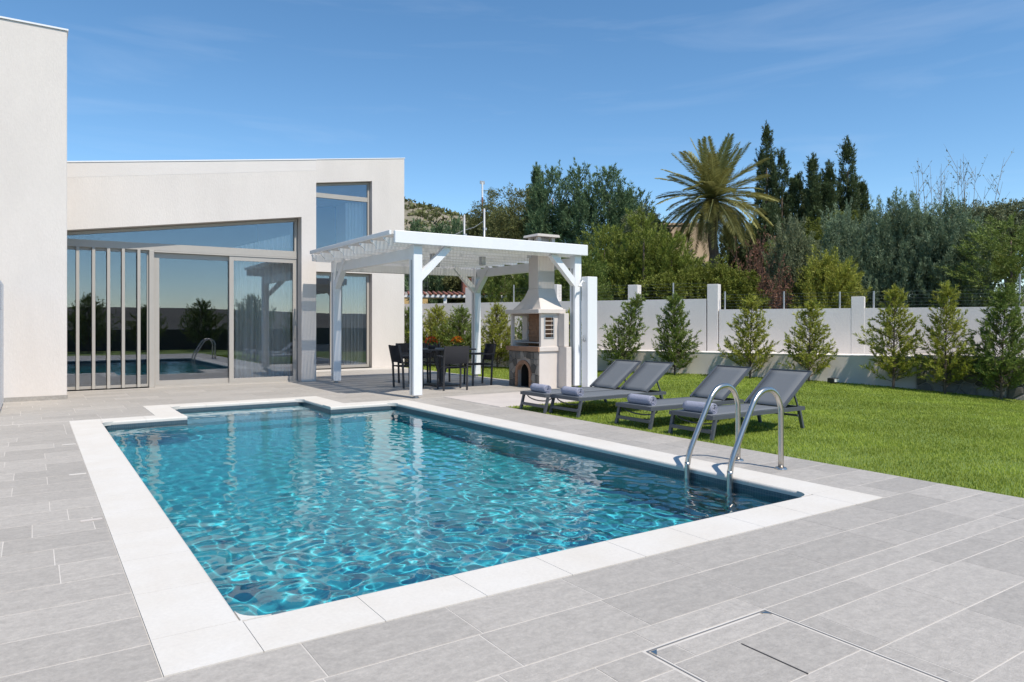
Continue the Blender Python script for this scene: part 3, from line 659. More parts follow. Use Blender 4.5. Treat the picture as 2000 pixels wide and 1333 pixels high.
Q(MB().box(bx0 - .052, bx0 - .02, by0 - .037, by1 + .037, .74, .832), 'hearth_edge', brick_m)
Q(MB().box(bx1, 8.94, by0 - .27, by1 + .27, 0, .83), 'back_slab', plaster_grill, bevel=.006); Q(MB().box(bx1, 8.93, by0 - .2, by1 + .2, .832, 1.5), 'back_slab_upper', plaster_grill, bevel=.006)
def wall_hole(y0, y1, x0, x1, hx0, hx1, z0, z1, hz0, hz1, nm):
    mb = MB(); mb.box(x0, hx0, y0, y1, z0, z1); mb.box(hx1, x1, y0, y1, z0, z1); mb.box(hx0, hx1, y0, y1, z0, hz0); mb.box(hx0, hx1, y0, y1, hz1, z1); Q(mb, nm, plaster_grill)
wall_hole(by0, by0 + .06, 8.38, bx1, 8.48, 8.68, .83, 1.5, 1.02, 1.42, 'chamber_side')
wall_hole(by1 - .06, by1, 8.38, bx1, 8.44, 8.76, .83, 1.5, .95, 1.45, 'chamber_side')
gr = Q(MB().box(8.455, 8.48, by0 - .012, by0 + .03, 1.0, 1.44).box(8.68, 8.705, by0 - .012, by0 + .03, 1.0, 1.44).box(8.48, 8.68, by0 - .012, by0 + .03, 1.0, 1.02).box(8.48, 8.68, by0 - .012, by0 + .03, 1.42, 1.44), 'side_grate', galv)
for k in range(4): Q(MB().box(8.48, 8.68, by0 - .006, by0 + .02, 1.085 + k * .085, 1.1 + k * .085), 'bar', mat('pale_clay', (.6, .5, .42), .8), gr)
for r_ in range(8):                                             # firebrick lining on the back wall of the hearth
    for k in range(6):
        y0_ = by0 + .07 + k * .165 - (.08 if r_ % 2 else 0); y0_, y1_ = max(y0_, by0 + .065), min(y0_ + .158, by1 - .065)
        if y1_ - y0_ > .03: Q(MB().box(bx1 - .02, bx1 - .003, y0_, y1_, .84 + r_ * .082, .84 + r_ * .082 + .075), 'fire_brick', brick_m)
Q(MB().box(bx0 + .081, bx1 - .051, yc - aw - .019, yc + aw + .019, .0015, .012), 'wood_store_floor', recess_dark)
for s in (-1, 1): Q(MB().box(bx0 + .081, bx1 - .051, *sorted((yc + s * (aw + .001), yc + s * (aw + .019))), .013, .545), 'wood_store_side', recess_dark)
Q(MB().box(bx1 - .001, bx1 + .002, by0 + .06, by1 - .06, .83, 1.5), 'firebox_lining', brick_m)
Q(MB().box(bx0 + .1, bx1 - .04, by0 + .1, by1 - .1, .9, .915), 'cooking_grate', galv)
Q(MB().box(bx0 - .06, bx1 + .15, by0 - .06, by1 + .06, 1.5, 1.585), 'hood_ledge', plaster_grill, bevel=.006)
hx0_, hx1_, hy0_, hy1_ = 8.36, 8.93, by0 - .02, by1 - .1; sx0, sx1, sy0, sy1 = 8.46, 8.87, 11.7, 12.04
hd = MB(); prof_ = [(0, 1.585), (.35, 1.68), (.72, 1.82), (1, 2.0)]
rings = [[(hx0_ + (sx0 - hx0_) * t, hy0_ + (sy0 - hy0_) * t), (hx1_ + (sx1 - hx1_) * t, hy0_ + (sy0 - hy0_) * t), (hx1_ + (sx1 - hx1_) * t, hy1_ + (sy1 - hy1_) * t), (hx0_ + (sx0 - hx0_) * t, hy1_ + (sy1 - hy1_) * t)] for t, _ in prof_]
hv = [(x, y, prof_[i][1]) for i, r_ in enumerate(rings) for x, y in r_]
hd.add(hv, [(i * 4 + k, i * 4 + (k + 1) % 4, (i + 1) * 4 + (k + 1) % 4, (i + 1) * 4 + k) for i in range(3) for k in range(4)]); Q(hd, 'hood', plaster_grill)
Q(MB().box(sx0, sx1, sy0, sy1, 2.0, 2.94), 'chimney', plaster_grill, bevel=.006)
cp = Q(MB().box(sx0 - .005, sx0 + .07, sy0 - .005, sy0 + .07, 2.94, 3.05).box(sx1 - .07, sx1 + .005, sy0 - .005, sy0 + .07, 2.94, 3.05).box(sx0 - .005, sx0 + .07, sy1 - .07, sy1 + .005, 2.94, 3.05).box(sx1 - .07, sx1 + .005, sy1 - .07, sy1 + .005, 2.94, 3.05).box(sx0 + .07, sx1 - .07, sy0 + .1, sy1 - .1, 2.94, 3.045), 'chimney_cap', plaster_grill)
Q(MB().prism([(sx0 - .08, 3.052), (sx1 + .08, 3.052), (sx1 + .06, 3.10), (sx0 - .06, 3.10)], sy0 - .08, sy1 + .08), 'cap_slab', plaster_grill, cp)

# ------------------------------------------------------------------ dining set
tb = empty('dining_table', (7.12, 13.3, 0)); tag(tb, 'charcoal rectangular dining table under the pergola', 'table')
child(MB().box(6.55, 7.7, 12.85, 13.75, .745, .775), 'table_top', black_m, tb, bevel=.006)
child(MB().box(7.08, 7.16, 13.26, 13.34, .03, .745), 'pedestal', black_m, tb); child(MB().box(6.85, 7.39, 13.0, 13.6, .0, .03), 'base_plate', black_m, tb, bevel=.008)
for sx in (-1, 1): child(MB().bar((7.12, 13.3, .06), (7.12 + sx * .2, 13.3, .74), .05, .05), 'strut', black_m, tb)
def make_chair():
    e = empty('dining_chair')
    for s in (-1, 1):
        child(MB().bar((s * .235, .22, 0), (s * .235, .20, .64), .03, .035), 'leg', black_m, e)
        child(MB().bar((s * .235, -.20, 0), (s * .235, -.22, .46), .03, .035).bar((s * .235, -.215, .46), (s * .235, -.30, .86), .03, .035), 'leg', black_m, e)
        child(MB().bar((s * .235, .235, .655), (s * .235, -.26, .655), .045, .025), 'armrest', black_m, e)
    child(MB().box(-.22, .22, -.22, .23, .425, .45), 'seat', black_sling, e, bevel=.006)
    n_ = 9; vs_ = []
    for z, yy in ((.52, -.235), (.86, -.305)):
        vs_ += [(-.225 + .45 * k / (n_ - 1), yy - .03 * math.sin(math.pi * k / (n_ - 1)), z) for k in range(n_)]
    o = MB().add(vs_ + [(x, y - .012, z) for x, y, z in vs_], [(k, k + 1, n_ + k + 1, n_ + k) for k in range(n_ - 1)] + [(2 * n_ + k, 3 * n_ + k, 3 * n_ + k + 1, 2 * n_ + k + 1) for k in range(n_ - 1)] + [(n_ + k, n_ + k + 1, 3 * n_ + k + 1, 3 * n_ + k) for k in range(n_ - 1)])
    child(o, 'backrest', black_sling, e, smooth=True)
    return e
def copy_tree(o, parent=None):
    c = o.copy(); col.objects.link(c); c.parent = parent
    for ch in list(o.children): copy_tree(ch, c)
    return c
chair0 = make_chair()
chairs = [(6.32, 13.25, -90, 'charcoal armchair at the house end of the table, its back to the pool steps'), (6.9, 14.2, 188, 'charcoal armchair at the far side, mostly hidden behind the front pergola post'),
          (6.85, 12.35, -12, 'charcoal armchair seen from behind in front of the dining table'), (7.86, 13.05, 82, 'charcoal armchair between the table and the rear pergola post'),
          (7.45, 14.2, 178, 'charcoal armchair at the far side of the dining table, behind the yellow flowers')]
for i, (x, y, a, lb) in enumerate(chairs):
    o = chair0 if i == 0 else copy_tree(chair0)
    o.location = (x, y, .0015); o.rotation_euler = (0, 0, R(a)); tag(o, lb, 'chair', 'dining chairs around the pergola table')
def blossom(name, x, y, z, c1, c2, label, w_, n_):
    e = empty(name, (x, y, z)); tag(e, label, 'plant', 'flowering pots on the table')
    child(MB().tube([(x, y, z), (x, y, z + .06)], [.07, .09], 12), 'pot', black_m, e)
    r_ = np.random.default_rng(n_); th = r_.uniform(0, 6.28, n_); rr = np.sqrt(r_.random(n_)); P_ = np.stack([x + np.cos(th) * rr * w_, y + np.sin(th) * rr * w_ * .7, z + .11 + .12 * (1 - rr ** 2) + r_.uniform(-.02, .03, n_)], 1)
    for nm, m, sel, s_ in (('foliage', F_LEYB, slice(0, n_ // 3), .055), ('blossom', c1, slice(n_ // 3, 2 * n_ // 3), .04), ('blossom', c2, slice(2 * n_ // 3, n_), .04)):
        p = P_[sel] - (np.array([0, 0, .05]) if nm == 'foliage' else 0); d = r_.normal(size=(len(p), 3)); d[:, 2] = abs(d[:, 2]); d /= np.linalg.norm(d, axis=1)[:, None]; q = np.cross(d, r_.normal(size=(len(p), 3))); q /= np.linalg.norm(q, axis=1)[:, None]
        v = np.stack([p, p + (d + q) * s_ * .5, p + d * s_, p + (d - q) * s_ * .5], 1).reshape(-1, 3)
        o = bpy.data.objects.new(nm, np_mesh(nm, v, np.arange(len(v)).reshape(-1, 4), m, False, r_.random(len(p)))); link(o, e); loc(o)
fo, fr_, fy = (mat('orange_petals', (.75, .13, .01), .6, tint=.3, transl=.2), mat('red_petals', (.45, .035, .012), .6, tint=.3, transl=.2), mat('yellow_petals', (.85, .42, .01), .6, tint=.25, transl=.2))
blossom('flower_pot', 6.78, 13.1, .776, fo, fr_, 'pot of orange and red flowers on the dining table', .14, 150)
blossom('flower_pot', 7.5, 13.3, .776, fy, fo, 'pot of yellow flowers on the dining table', .15, 170)

# ------------------------------------------------------------------ loungers and towels
def make_lounger():
    e = empty('sun_lounger'); HZ = .265; W = .31; BK = 1.34; L_ = 1.72
    m = lounger_m
    for s in (-1, 1):
        child(MB().bar((0, s * W, HZ - .02), (L_, s * W, HZ - .02), .032, .045), 'side_rail', m, e)
        child(MB().bar((.06, s * W, HZ - .04), (-.0, s * W, 0), .04, .03), 'front_leg', m, e)
        child(MB().bar((L_ - .10, s * W, HZ - .04), (L_ - .03, s * W, 0), .04, .03), 'rear_leg', m, e)
        child(MB().bar((BK, s * (W - .03), HZ + .01), (BK + .55, s * (W - .03), HZ + .41), .03, .03), 'back_rail', m, e)
        child(MB().bar((BK + .24, s * (W - .05), HZ + .18), (BK + .34, s * (W - .05), HZ - .03), .018, .018), 'back_support', m, e)
    child(MB().bar((.012, -W, .09), (.012, W, .09), .03, .04), 'front_stretcher', m, e)
    for x_ in (.02, L_ - .02): child(MB().bar((x_, -W, HZ - .02), (x_, W, HZ - .02), .03, .045), 'end_rail', m, e)
    child(MB().bar((L_ - .12, -W, .16), (L_ - .12, W, .16), .02, .025), 'rear_stretcher', m, e)
    child(MB().tube([(.12, W * math.cos(t), HZ - .05 - .07 * math.sin(t)) for t in [math.pi * k / 10 for k in range(11)]], .009, 6), 'sag_brace', m, e)
    n_ = 8
    def sling(p0, p1, sag, nm):
        v = []; 
        for i in range(n_ + 1):
            for j in range(5):
                t, u = i / n_, j / 4; q = Vector(p0).lerp(Vector(p1), t); dz = -sag * math.sin(math.pi * t) * math.sin(math.pi * u) * 1.0
                v.append((q.x, (-1 + 2 * u) * (W - .018), q.z + dz))
        fs = [(i * 5 + j, (i + 1) * 5 + j, (i + 1) * 5 + j + 1, i * 5 + j + 1) for i in range(n_) for j in range(4)]
        o = child(MB().add(v, fs), nm, sling_m, e, smooth=True, fix=False); md = o.modifiers.new('s', 'SOLIDIFY'); md.thickness = .006; md.offset = 0
    sling((.02, 0, HZ + .006), (BK, 0, HZ + .006), .006, 'seat_sling'); sling((BK + .01, 0, HZ + .02), (BK + .555, 0, HZ + .42), .003, 'back_sling')
    child(MB().bar((BK + .56, -W + .015, HZ + .42), (BK + .56, W - .015, HZ + .42), .03, .03), 'head_rail', m, e)
    return e
ln0 = make_lounger()
for i, (x, y, a, lb) in enumerate(((6.27, 5.70, .5, 'grey sling sun lounger nearest the pool ladder'), (6.30, 6.68, -.8, 'grey sling sun lounger second from the pool ladder'),
                                  (6.26, 8.04, .6, 'grey sling sun lounger third from the pool ladder, beside its twin'), (6.17, 8.68, -.5, 'grey sling sun lounger closest to the masonry barbecue'))):
    o = ln0 if i == 0 else copy_tree(ln0)
    o.location = (x, y, .0); o.rotation_euler = (0, 0, R(a)); tag(o, lb, 'sun lounger', 'sun loungers lined up on the lawn')
    # rolled towel: a wound sheet
    tw = MB(); prof_ = []
    for k in range(64):
        t = k / 63 * 5.2 * 2 * math.pi; r_ = .010 + .050 * k / 63; prof_.append((r_ * math.cos(t), r_ * math.sin(t)))
    ln_ = .40 if i != 2 else .37
    vs_ = [(px, -ln_ / 2 + ln_ * j / 8 + .004 * math.sin(k * 1.3 + j), pz) for j in range(9) for k, (px, pz) in enumerate(prof_)]
    tw.add(vs_, [(j * 64 + k, j * 64 + k + 1, (j + 1) * 64 + k + 1, (j + 1) * 64 + k) for j in range(8) for k in range(63)])
    to = tw.build('towel_roll', towel_m, fix=False, smooth=True); md = to.modifiers.new('s', 'SOLIDIFY'); md.thickness = .008
    to.location = (x + .13, y - .03, .265 + .068); to.rotation_euler = (0, R(100), R(a + 3 - 2 * i)); tag(to, 'rolled grey towel on the foot of the lounger ' + ('nearest the pool ladder', 'second from the pool ladder', 'third from the pool ladder', 'closest to the barbecue')[i], 'towel', 'rolled towels on the loungers')

# ------------------------------------------------------------------ pool ladder
ld = empty('pool_ladder', (5.3, 4.2, 0)); tag(ld, 'stainless steel pool ladder with two arched grab rails', 'ladder')
for y in (4.46, 3.99):
    ctl = [(5.56, .01), (5.56, .45), (5.55, .56), (5.50, .66), (5.42, .712), (5.33, .715), (5.26, .69), (5.20, .64), (5.15, .57), (4.95, .24), (4.895, .13), (4.875, .04), (4.87, -.05), (4.87, -1.15)]
    path = []
    for i in range(len(ctl) - 1):                      # Catmull-Rom through the control points
        p0, p1, p2, p3 = ctl[max(i - 1, 0)], ctl[i], ctl[i + 1], ctl[min(i + 2, len(ctl) - 1)]
        for k in range(5):
            t = k / 5; q = [.5 * (2 * p1[c] + (p2[c] - p0[c]) * t + (2 * p0[c] - 5 * p1[c] + 4 * p2[c] - p3[c]) * t * t + (3 * p1[c] - p0[c] - 3 * p2[c] + p3[c]) * t ** 3) for c in (0, 1)]
            path.append((q[0], y, q[1]))
    path.append((4.87, y, -1.15))
    rl = child(MB().tube(path, .0245, 14), 'grab_rail', steel, ld, smooth=True)
    child(MB().tube([(5.56, y, .0005), (5.56, y, .012), (5.56, y, .018)], [.055, .05, .03], 18), 'flange', steel, rl, smooth=False)
    child(MB().tube([(4.87, y, -.075), (4.87, y, -.09)], .026, 14), 'collar', steel, rl)
for z in (-.38, -.64, -.9): child(MB().box(4.83, 4.91, 4.0, 4.45, z, z + .025), 'tread', steel, ld, bevel=.006)

# ------------------------------------------------------------------ garden walls
def on_wall(s, o, z=0): p = P1 + WD * s + WN * o; return (p[0], p[1], z)
def wall_box(mb, s0, s1, o0, o1, z0, z1):
    q = [on_wall(s0, o0), on_wall(s1, o0), on_wall(s1, o1), on_wall(s0, o1)]
    return mb.add([(x, y, z0) for x, y, _ in q] + [(x, y, z1) for x, y, _ in q], [(0, 3, 2, 1), (4, 5, 6, 7), (0, 1, 5, 4), (1, 2, 6, 5), (2, 3, 7, 6), (3, 0, 4, 7)])
lw = empty('low_wall', on_wall(0, 0)); tag(lw, 'low pinkish rendered retaining wall with pale top edge behind the lawn', 'wall')
child(wall_box(MB(), -11, 7.96, 0, .9, -.6, .545), 'wall_body', plaster_low, lw)
child(wall_box(MB(), -11, 7.96, -.006, .895, .546, .56), 'top_coat', plaster_wall, lw)
gw = empty('garden_wall', on_wall(0, 1)); tag(gw, 'pale grey rendered garden wall with square pillars and a step in height', 'wall')
child(wall_box(MB(), -14, 3.03, .9, 1.12, -.6, 1.96), 'wall_panel', plaster_wall, gw); child(wall_box(MB(), 3.37, 16, .902, 1.12, -.6, 1.67), 'wall_panel', plaster_wall, gw)
for s_, zt in ((-4.6, 2.45), (-1.58, 2.47), (.95, 2.39), (3.2, 2.35), (6.71, 1.95)):
    p = child(wall_box(MB(), s_ - .145, s_ + .145, .896, 1.2, -.6, zt), 'pillar', plaster_wall, gw, bevel=.006)
fn = empty('wire_fence', on_wall(3, 1)); tag(fn, 'thin galvanised posts and wires of a fence on top of the garden wall', 'fence')
for s_, z0, zt in ((-3, 1.96, 2.5), (2.09, 1.96, 2.42), (3.5, 1.67, 2.15), (4.99, 1.67, 2.12), (6.3, 1.67, 2.08), (7.05, 1.67, 2.08), (8.6, 1.67, 2.1), (9.95, 1.67, 2.4), (11.5, 1.67, 2.3)):
    x, y, _ = on_wall(s_, 1.01); child(MB().tube([(x, y, z0), (x, y, zt)], .021, 8), 'fence_post', galv, fn)
for k in range(5):
    child(MB().tube([on_wall(3.4, 1.01, 1.74 + k * .08), on_wall(11.5, 1.01, 1.74 + k * .08)], .0022, 4), 'wire', wire_m, fn); child(MB().tube([on_wall(-3, 1.01, 2.03 + k * .09), on_wall(3.0, 1.01, 2.03 + k * .09)], .0022, 4), 'wire', wire_m, fn)
sw = empty('stone_wall', on_wall(10, 0)); tag(sw, 'rubble stone wall with concrete cap behind the rightmost young cypresses', 'wall')
child(wall_box(MB(), 7.965, 14, -.12, .88, -.7, .52), 'wall_core', mortar_m, sw); child(wall_box(MB(), 7.93, 14, -.16, .885, .521, .60), 'cap', concrete_m, sw, bevel=.006)
rs = random.Random(9)
for c, poly in voronoi((7.97, 13.5, -.5, .515), .27, 12):
    vs_, fs_ = stone_piece(poly, .04, rs)
    child(MB().add([(*on_wall(u, -.1205 - d)[:2], w_) for u, w_, d in vs_], fs_), 'stone', stone_m, sw, tint=rs.random())
# small things along the wall
fl = empty('garden_floodlight', (15.2, 9.55, 0)); tag(fl, 'small black floodlight lying on the lawn against the low wall', 'lamp')
zl = float(lawn_z(15.2, 9.55)); child(MB().box(15.1, 15.3, 9.45, 9.62, zl + .02, zl + .12), 'housing', black_m, fl, bevel=.01); child(MB().box(15.12, 15.28, 9.5, 9.56, zl - .01, zl + .02), 'bracket', black_m, fl)
child(MB().box(15.115, 15.285, 9.443, 9.449, zl + .035, zl + .105), 'lens', MATS['lamp_lens'], fl)
jb = empty('junction_box', on_wall(1.85, .8, .56)); tag(jb, 'small grey junction box on the ledge beside the second young cypress', 'box')
x, y, _ = on_wall(1.85, .82); child(MB().box(x - .08, x + .08, y - .05, y + .05, .561, .78), 'case', mat('grey_plastic', (.12, .13, .16), .6), jb, bevel=.008); child(MB().box(x - .06, x + .06, y - .056, y - .051, .59, .75), 'cover', galv, jb)

# ------------------------------------------------------------------ foliage machinery
def unit(a): return a / np.maximum(np.linalg.norm(a, axis=-1, keepdims=True), 1e-9)
def leaf_geo(P, D, L_, W_, r_, quad):
    S = unit(np.cross(D, r_.normal(size=D.shape))); L_ = L_[:, None]; W_ = W_[:, None]
    if quad:
        v = np.stack([P, P + D * L_ * .5 + S * W_ * .5, P + D * L_, P + D * L_ * .5 - S * W_ * .5], 1); return v.reshape(-1, 3), np.arange(len(P) * 4).reshape(-1, 4)
    v = np.stack([P - S * W_ * .5, P + S * W_ * .5, P + D * L_], 1); return v.reshape(-1, 3), np.arange(len(P) * 3).reshape(-1, 3)
def plumes(C, A, ln, rad, n, lL, lW, r_, quad=False, spread=.45, tint=None):
    """C bases, A axes, ln lengths, rad radii -> leaves"""
    K = len(C); C = np.repeat(C, n, 0); A = np.repeat(unit(A), n, 0); ln = np.repeat(ln, n); rad = np.repeat(rad, n)
    t = r_.random(K * n) ** .85; e1 = unit(np.cross(A, r_.normal(size=A.shape))); ra = rad * (1 - .85 * t) * np.sqrt(r_.random(K * n))
    P = C + A * (ln * t)[:, None] + e1 * ra[:, None]; D = unit(A + e1 * spread + r_.normal(size=A.shape) * .35)
    v, f_ = leaf_geo(P, D, lL * r_.uniform(.6, 1.3, K * n), lW * r_.uniform(.7, 1.3, K * n), r_, quad)
    if tint is None: tint = r_.random(K)
    return v, f_, np.clip(np.repeat(tint, n) * .45 + .3 * t + .25 * r_.random(K * n), 0, 1)
def crown_obj(name, geo, m, parent):
    vs_, fs_, ts_ = [], [], []; off = 0
    for v, f_, t in geo: vs_.append(v); fs_.append(f_ + off); ts_.append(t); off += len(v)
    o = bpy.data.objects.new(name, np_mesh(name, np.concatenate(vs_), np.concatenate(fs_), m, False, np.concatenate(ts_))); link(o, parent); return o
def trunk_obj(parent, h, r0, seed, lean=(0, 0), limbs=0, m=bark_m, spread=.3):
    r_ = random.Random(seed); mb = MB()
    pts = [(lean[0] * (k / 6) ** 1.5 + r_.uniform(-.02, .02) * h * .2, lean[1] * (k / 6) ** 1.5 + r_.uniform(-.02, .02) * h * .2, -.15 + (h + .15) * k / 6) for k in range(7)]
    mb.tube(pts, [r0 * (1 - .8 * k / 6) for k in range(7)], 8)
    for k in range(limbs):
        t = r_.uniform(.25, .8); i = int(t * 6); p = Vector(pts[i]); a = r_.uniform(0, 6.28); l = h * r_.uniform(.25, .45)
        q = p + Vector((math.cos(a) * spread, math.sin(a) * spread, .75)).normalized() * l
        mb.tube([p, p.lerp(q, .5) + Vector((math.cos(a), math.sin(a), 0)) * .06 * l, q], [r0 * .45, r0 * .3, r0 * .1], 6)
    return mb.build('trunk', m, parent, smooth=True, fix=False)
def column_tree(name, h, w, m, seed, K=420, n=26, up=.9, ln=.55, rad=.17, lL=.15, lW=.045, spires=3, prof='cone', z0=.04, ragged=.3):
    """narrow evergreen: plumes hugging a column, with secondary spires"""
    r_ = np.random.default_rng(seed); e = empty(name); geo = []
    sp = [(0, 0, 1.0, 1.0)] + [(math.cos(a) * w * .26, math.sin(a) * w * .26, r_.uniform(.72, .93), r_.uniform(.5, .75)) for a in r_.uniform(0, 6.28, spires)]
    for sx, sy, hf, wf in sp:
        k = int(K * hf * wf / (1 + .45 * spires)) + 30; t = r_.random(k) ** .9
        pr = {'cone': (1 - t) ** .8 * (.55 + .45 * np.minimum(t / .15, 1)), 'column': np.sqrt(np.clip(1 - t ** 2.2, 0, 1)) * (.6 + .4 * np.minimum(t / .25, 1)), 'egg': np.sqrt(np.clip(1 - (2 * np.clip(t, 0, 1) ** .85 - .9) ** 2, .02, 1))}[prof]
        a = r_.uniform(0, 6.283, k); rr = w / 2 * wf * pr * (1 - ragged * r_.random(k) ** 1.5) * np.where(r_.random(k) < .25, r_.random(k), 1)
        lump = 1 + .22 * np.sin(a * 3 + t * 17 + seed) * np.sin(t * 23 + a * 2)
        C = np.stack([sx + np.cos(a) * rr * lump, sy + np.sin(a) * rr * lump, (z0 + (1 - z0) * t * .93) * h * hf], 1)
        A = np.stack([np.cos(a) * (1 - up) * 1.6, np.sin(a) * (1 - up) * 1.6, np.full(k, up)], 1) + r_.normal(size=(k, 3)) * .16
        geo.append(plumes(C, A, ln * r_.uniform(.5, 1.2, k), rad * r_.uniform(.6, 1.2, k), n, lL, lW, r_))
        geo.append(plumes(np.array([[sx, sy, h * hf * .9]]), np.array([[0, 0, 1.]]), np.array([h * hf * .1]), np.array([rad * .7]), n * 2, lL, lW, r_))
    crown_obj('crown', geo, m, e); trunk_obj(e, h * .8, .035 * h * .5 + .03, seed); return e
def broad_tree(name, h, w, m, seed, blobs=13, n=26, lL=.13, lW=.05, K=60, trunk_frac=.25, flat=.8):
    """rounded crown made of leafy clumps with gaps between"""
    r_ = np.random.default_rng(seed); e = empty(name); geo = []; ch = h * (1 - trunk_frac); c0 = np.array([0, 0, h * trunk_frac + ch * .5])
    for b in range(blobs):
        d = unit(r_.normal(size=3)); d[2] = abs(d[2]) * .9 - .35 * (b % 3 == 0); rb = w * r_.uniform(.17, .27); q = r_.uniform(.45, 1)
        cb = c0 + d * np.array([max(w / 2 - rb, .1), max(w / 2 - rb, .1), max(ch / 2 - rb * flat, .1)]) * q
        D = unit(r_.normal(size=(K, 3))); D[:, 2] = D[:, 2] * .8 + .15
        C = cb + D * rb * r_.uniform(.45, 1, (K, 1)) * np.array([1, 1, flat])
        geo.append(plumes(C, D + np.array([0, 0, .35]), rb * .45 * r_.uniform(.5, 1.3, K), rb * .28 * r_.uniform(.6, 1.2, K), n, lL, lW, r_, True, 1.0, np.clip(r_.random(K) * .7 + .3 * r_.random(), 0, 1)))
    crown_obj('crown', geo, m, e); trunk_obj(e, h * .7, .05 * h ** .8, seed, limbs=6); return e
def put(e, x, y, label, cat, group, rz=0, z=None, s=1):
    e.location = (x, y, float(terrain_z(np.float64(x), np.float64(y))) if z is None else z); e.rotation_euler = (0, 0, rz); e.scale = (s, s, s); tag(e, label, cat, group); return e
G = 'trees and shrubs beyond the garden wall'
def cyp(h, w, sd, m=F_DARK, **k): return column_tree('cypress_tree', h, w, m, sd, **{**dict(K=430, n=44, up=.86, ln=.65, rad=.21, lL=.15, lW=.05, spires=2), **k})
def jun(h, w, sd, m=F_BLUE, **k): return column_tree('juniper_tree', h, w, m, sd, **{**dict(K=215, n=78, up=.93, ln=.8, rad=.15, lL=.10, lW=.026, spires=5, prof='column', ragged=.5), **k})
def teal(h, w, sd, **k): return column_tree('conifer_tree', h, w, F_TEAL, sd, **{**dict(K=430, n=46, up=.8, ln=.9, rad=.22, lL=.16, lW=.05, spires=4, prof='column', ragged=.5), **k})
def ley(h, w, sd, m=F_LEY, **k): return column_tree('leyland_cypress', h, w, m, sd, **{**dict(K=330, n=60, up=.72, ln=.58, rad=.15, lL=.10, lW=.027, spires=3, prof='column', ragged=.5), **k})
def shrub(h, w, sd, m=F_YEL, **k): return broad_tree('shrub', h, w, m, sd, **{**dict(blobs=16, K=46, n=34, lL=.08, lW=.032, trunk_frac=.02), **k})
def olive(h, w, sd, m=F_OLIVE, **k): return broad_tree('olive_tree', h, w, m, sd, **{**dict(blobs=26, K=56, n=30, lL=.125, lW=.042, trunk_frac=.08), **k})
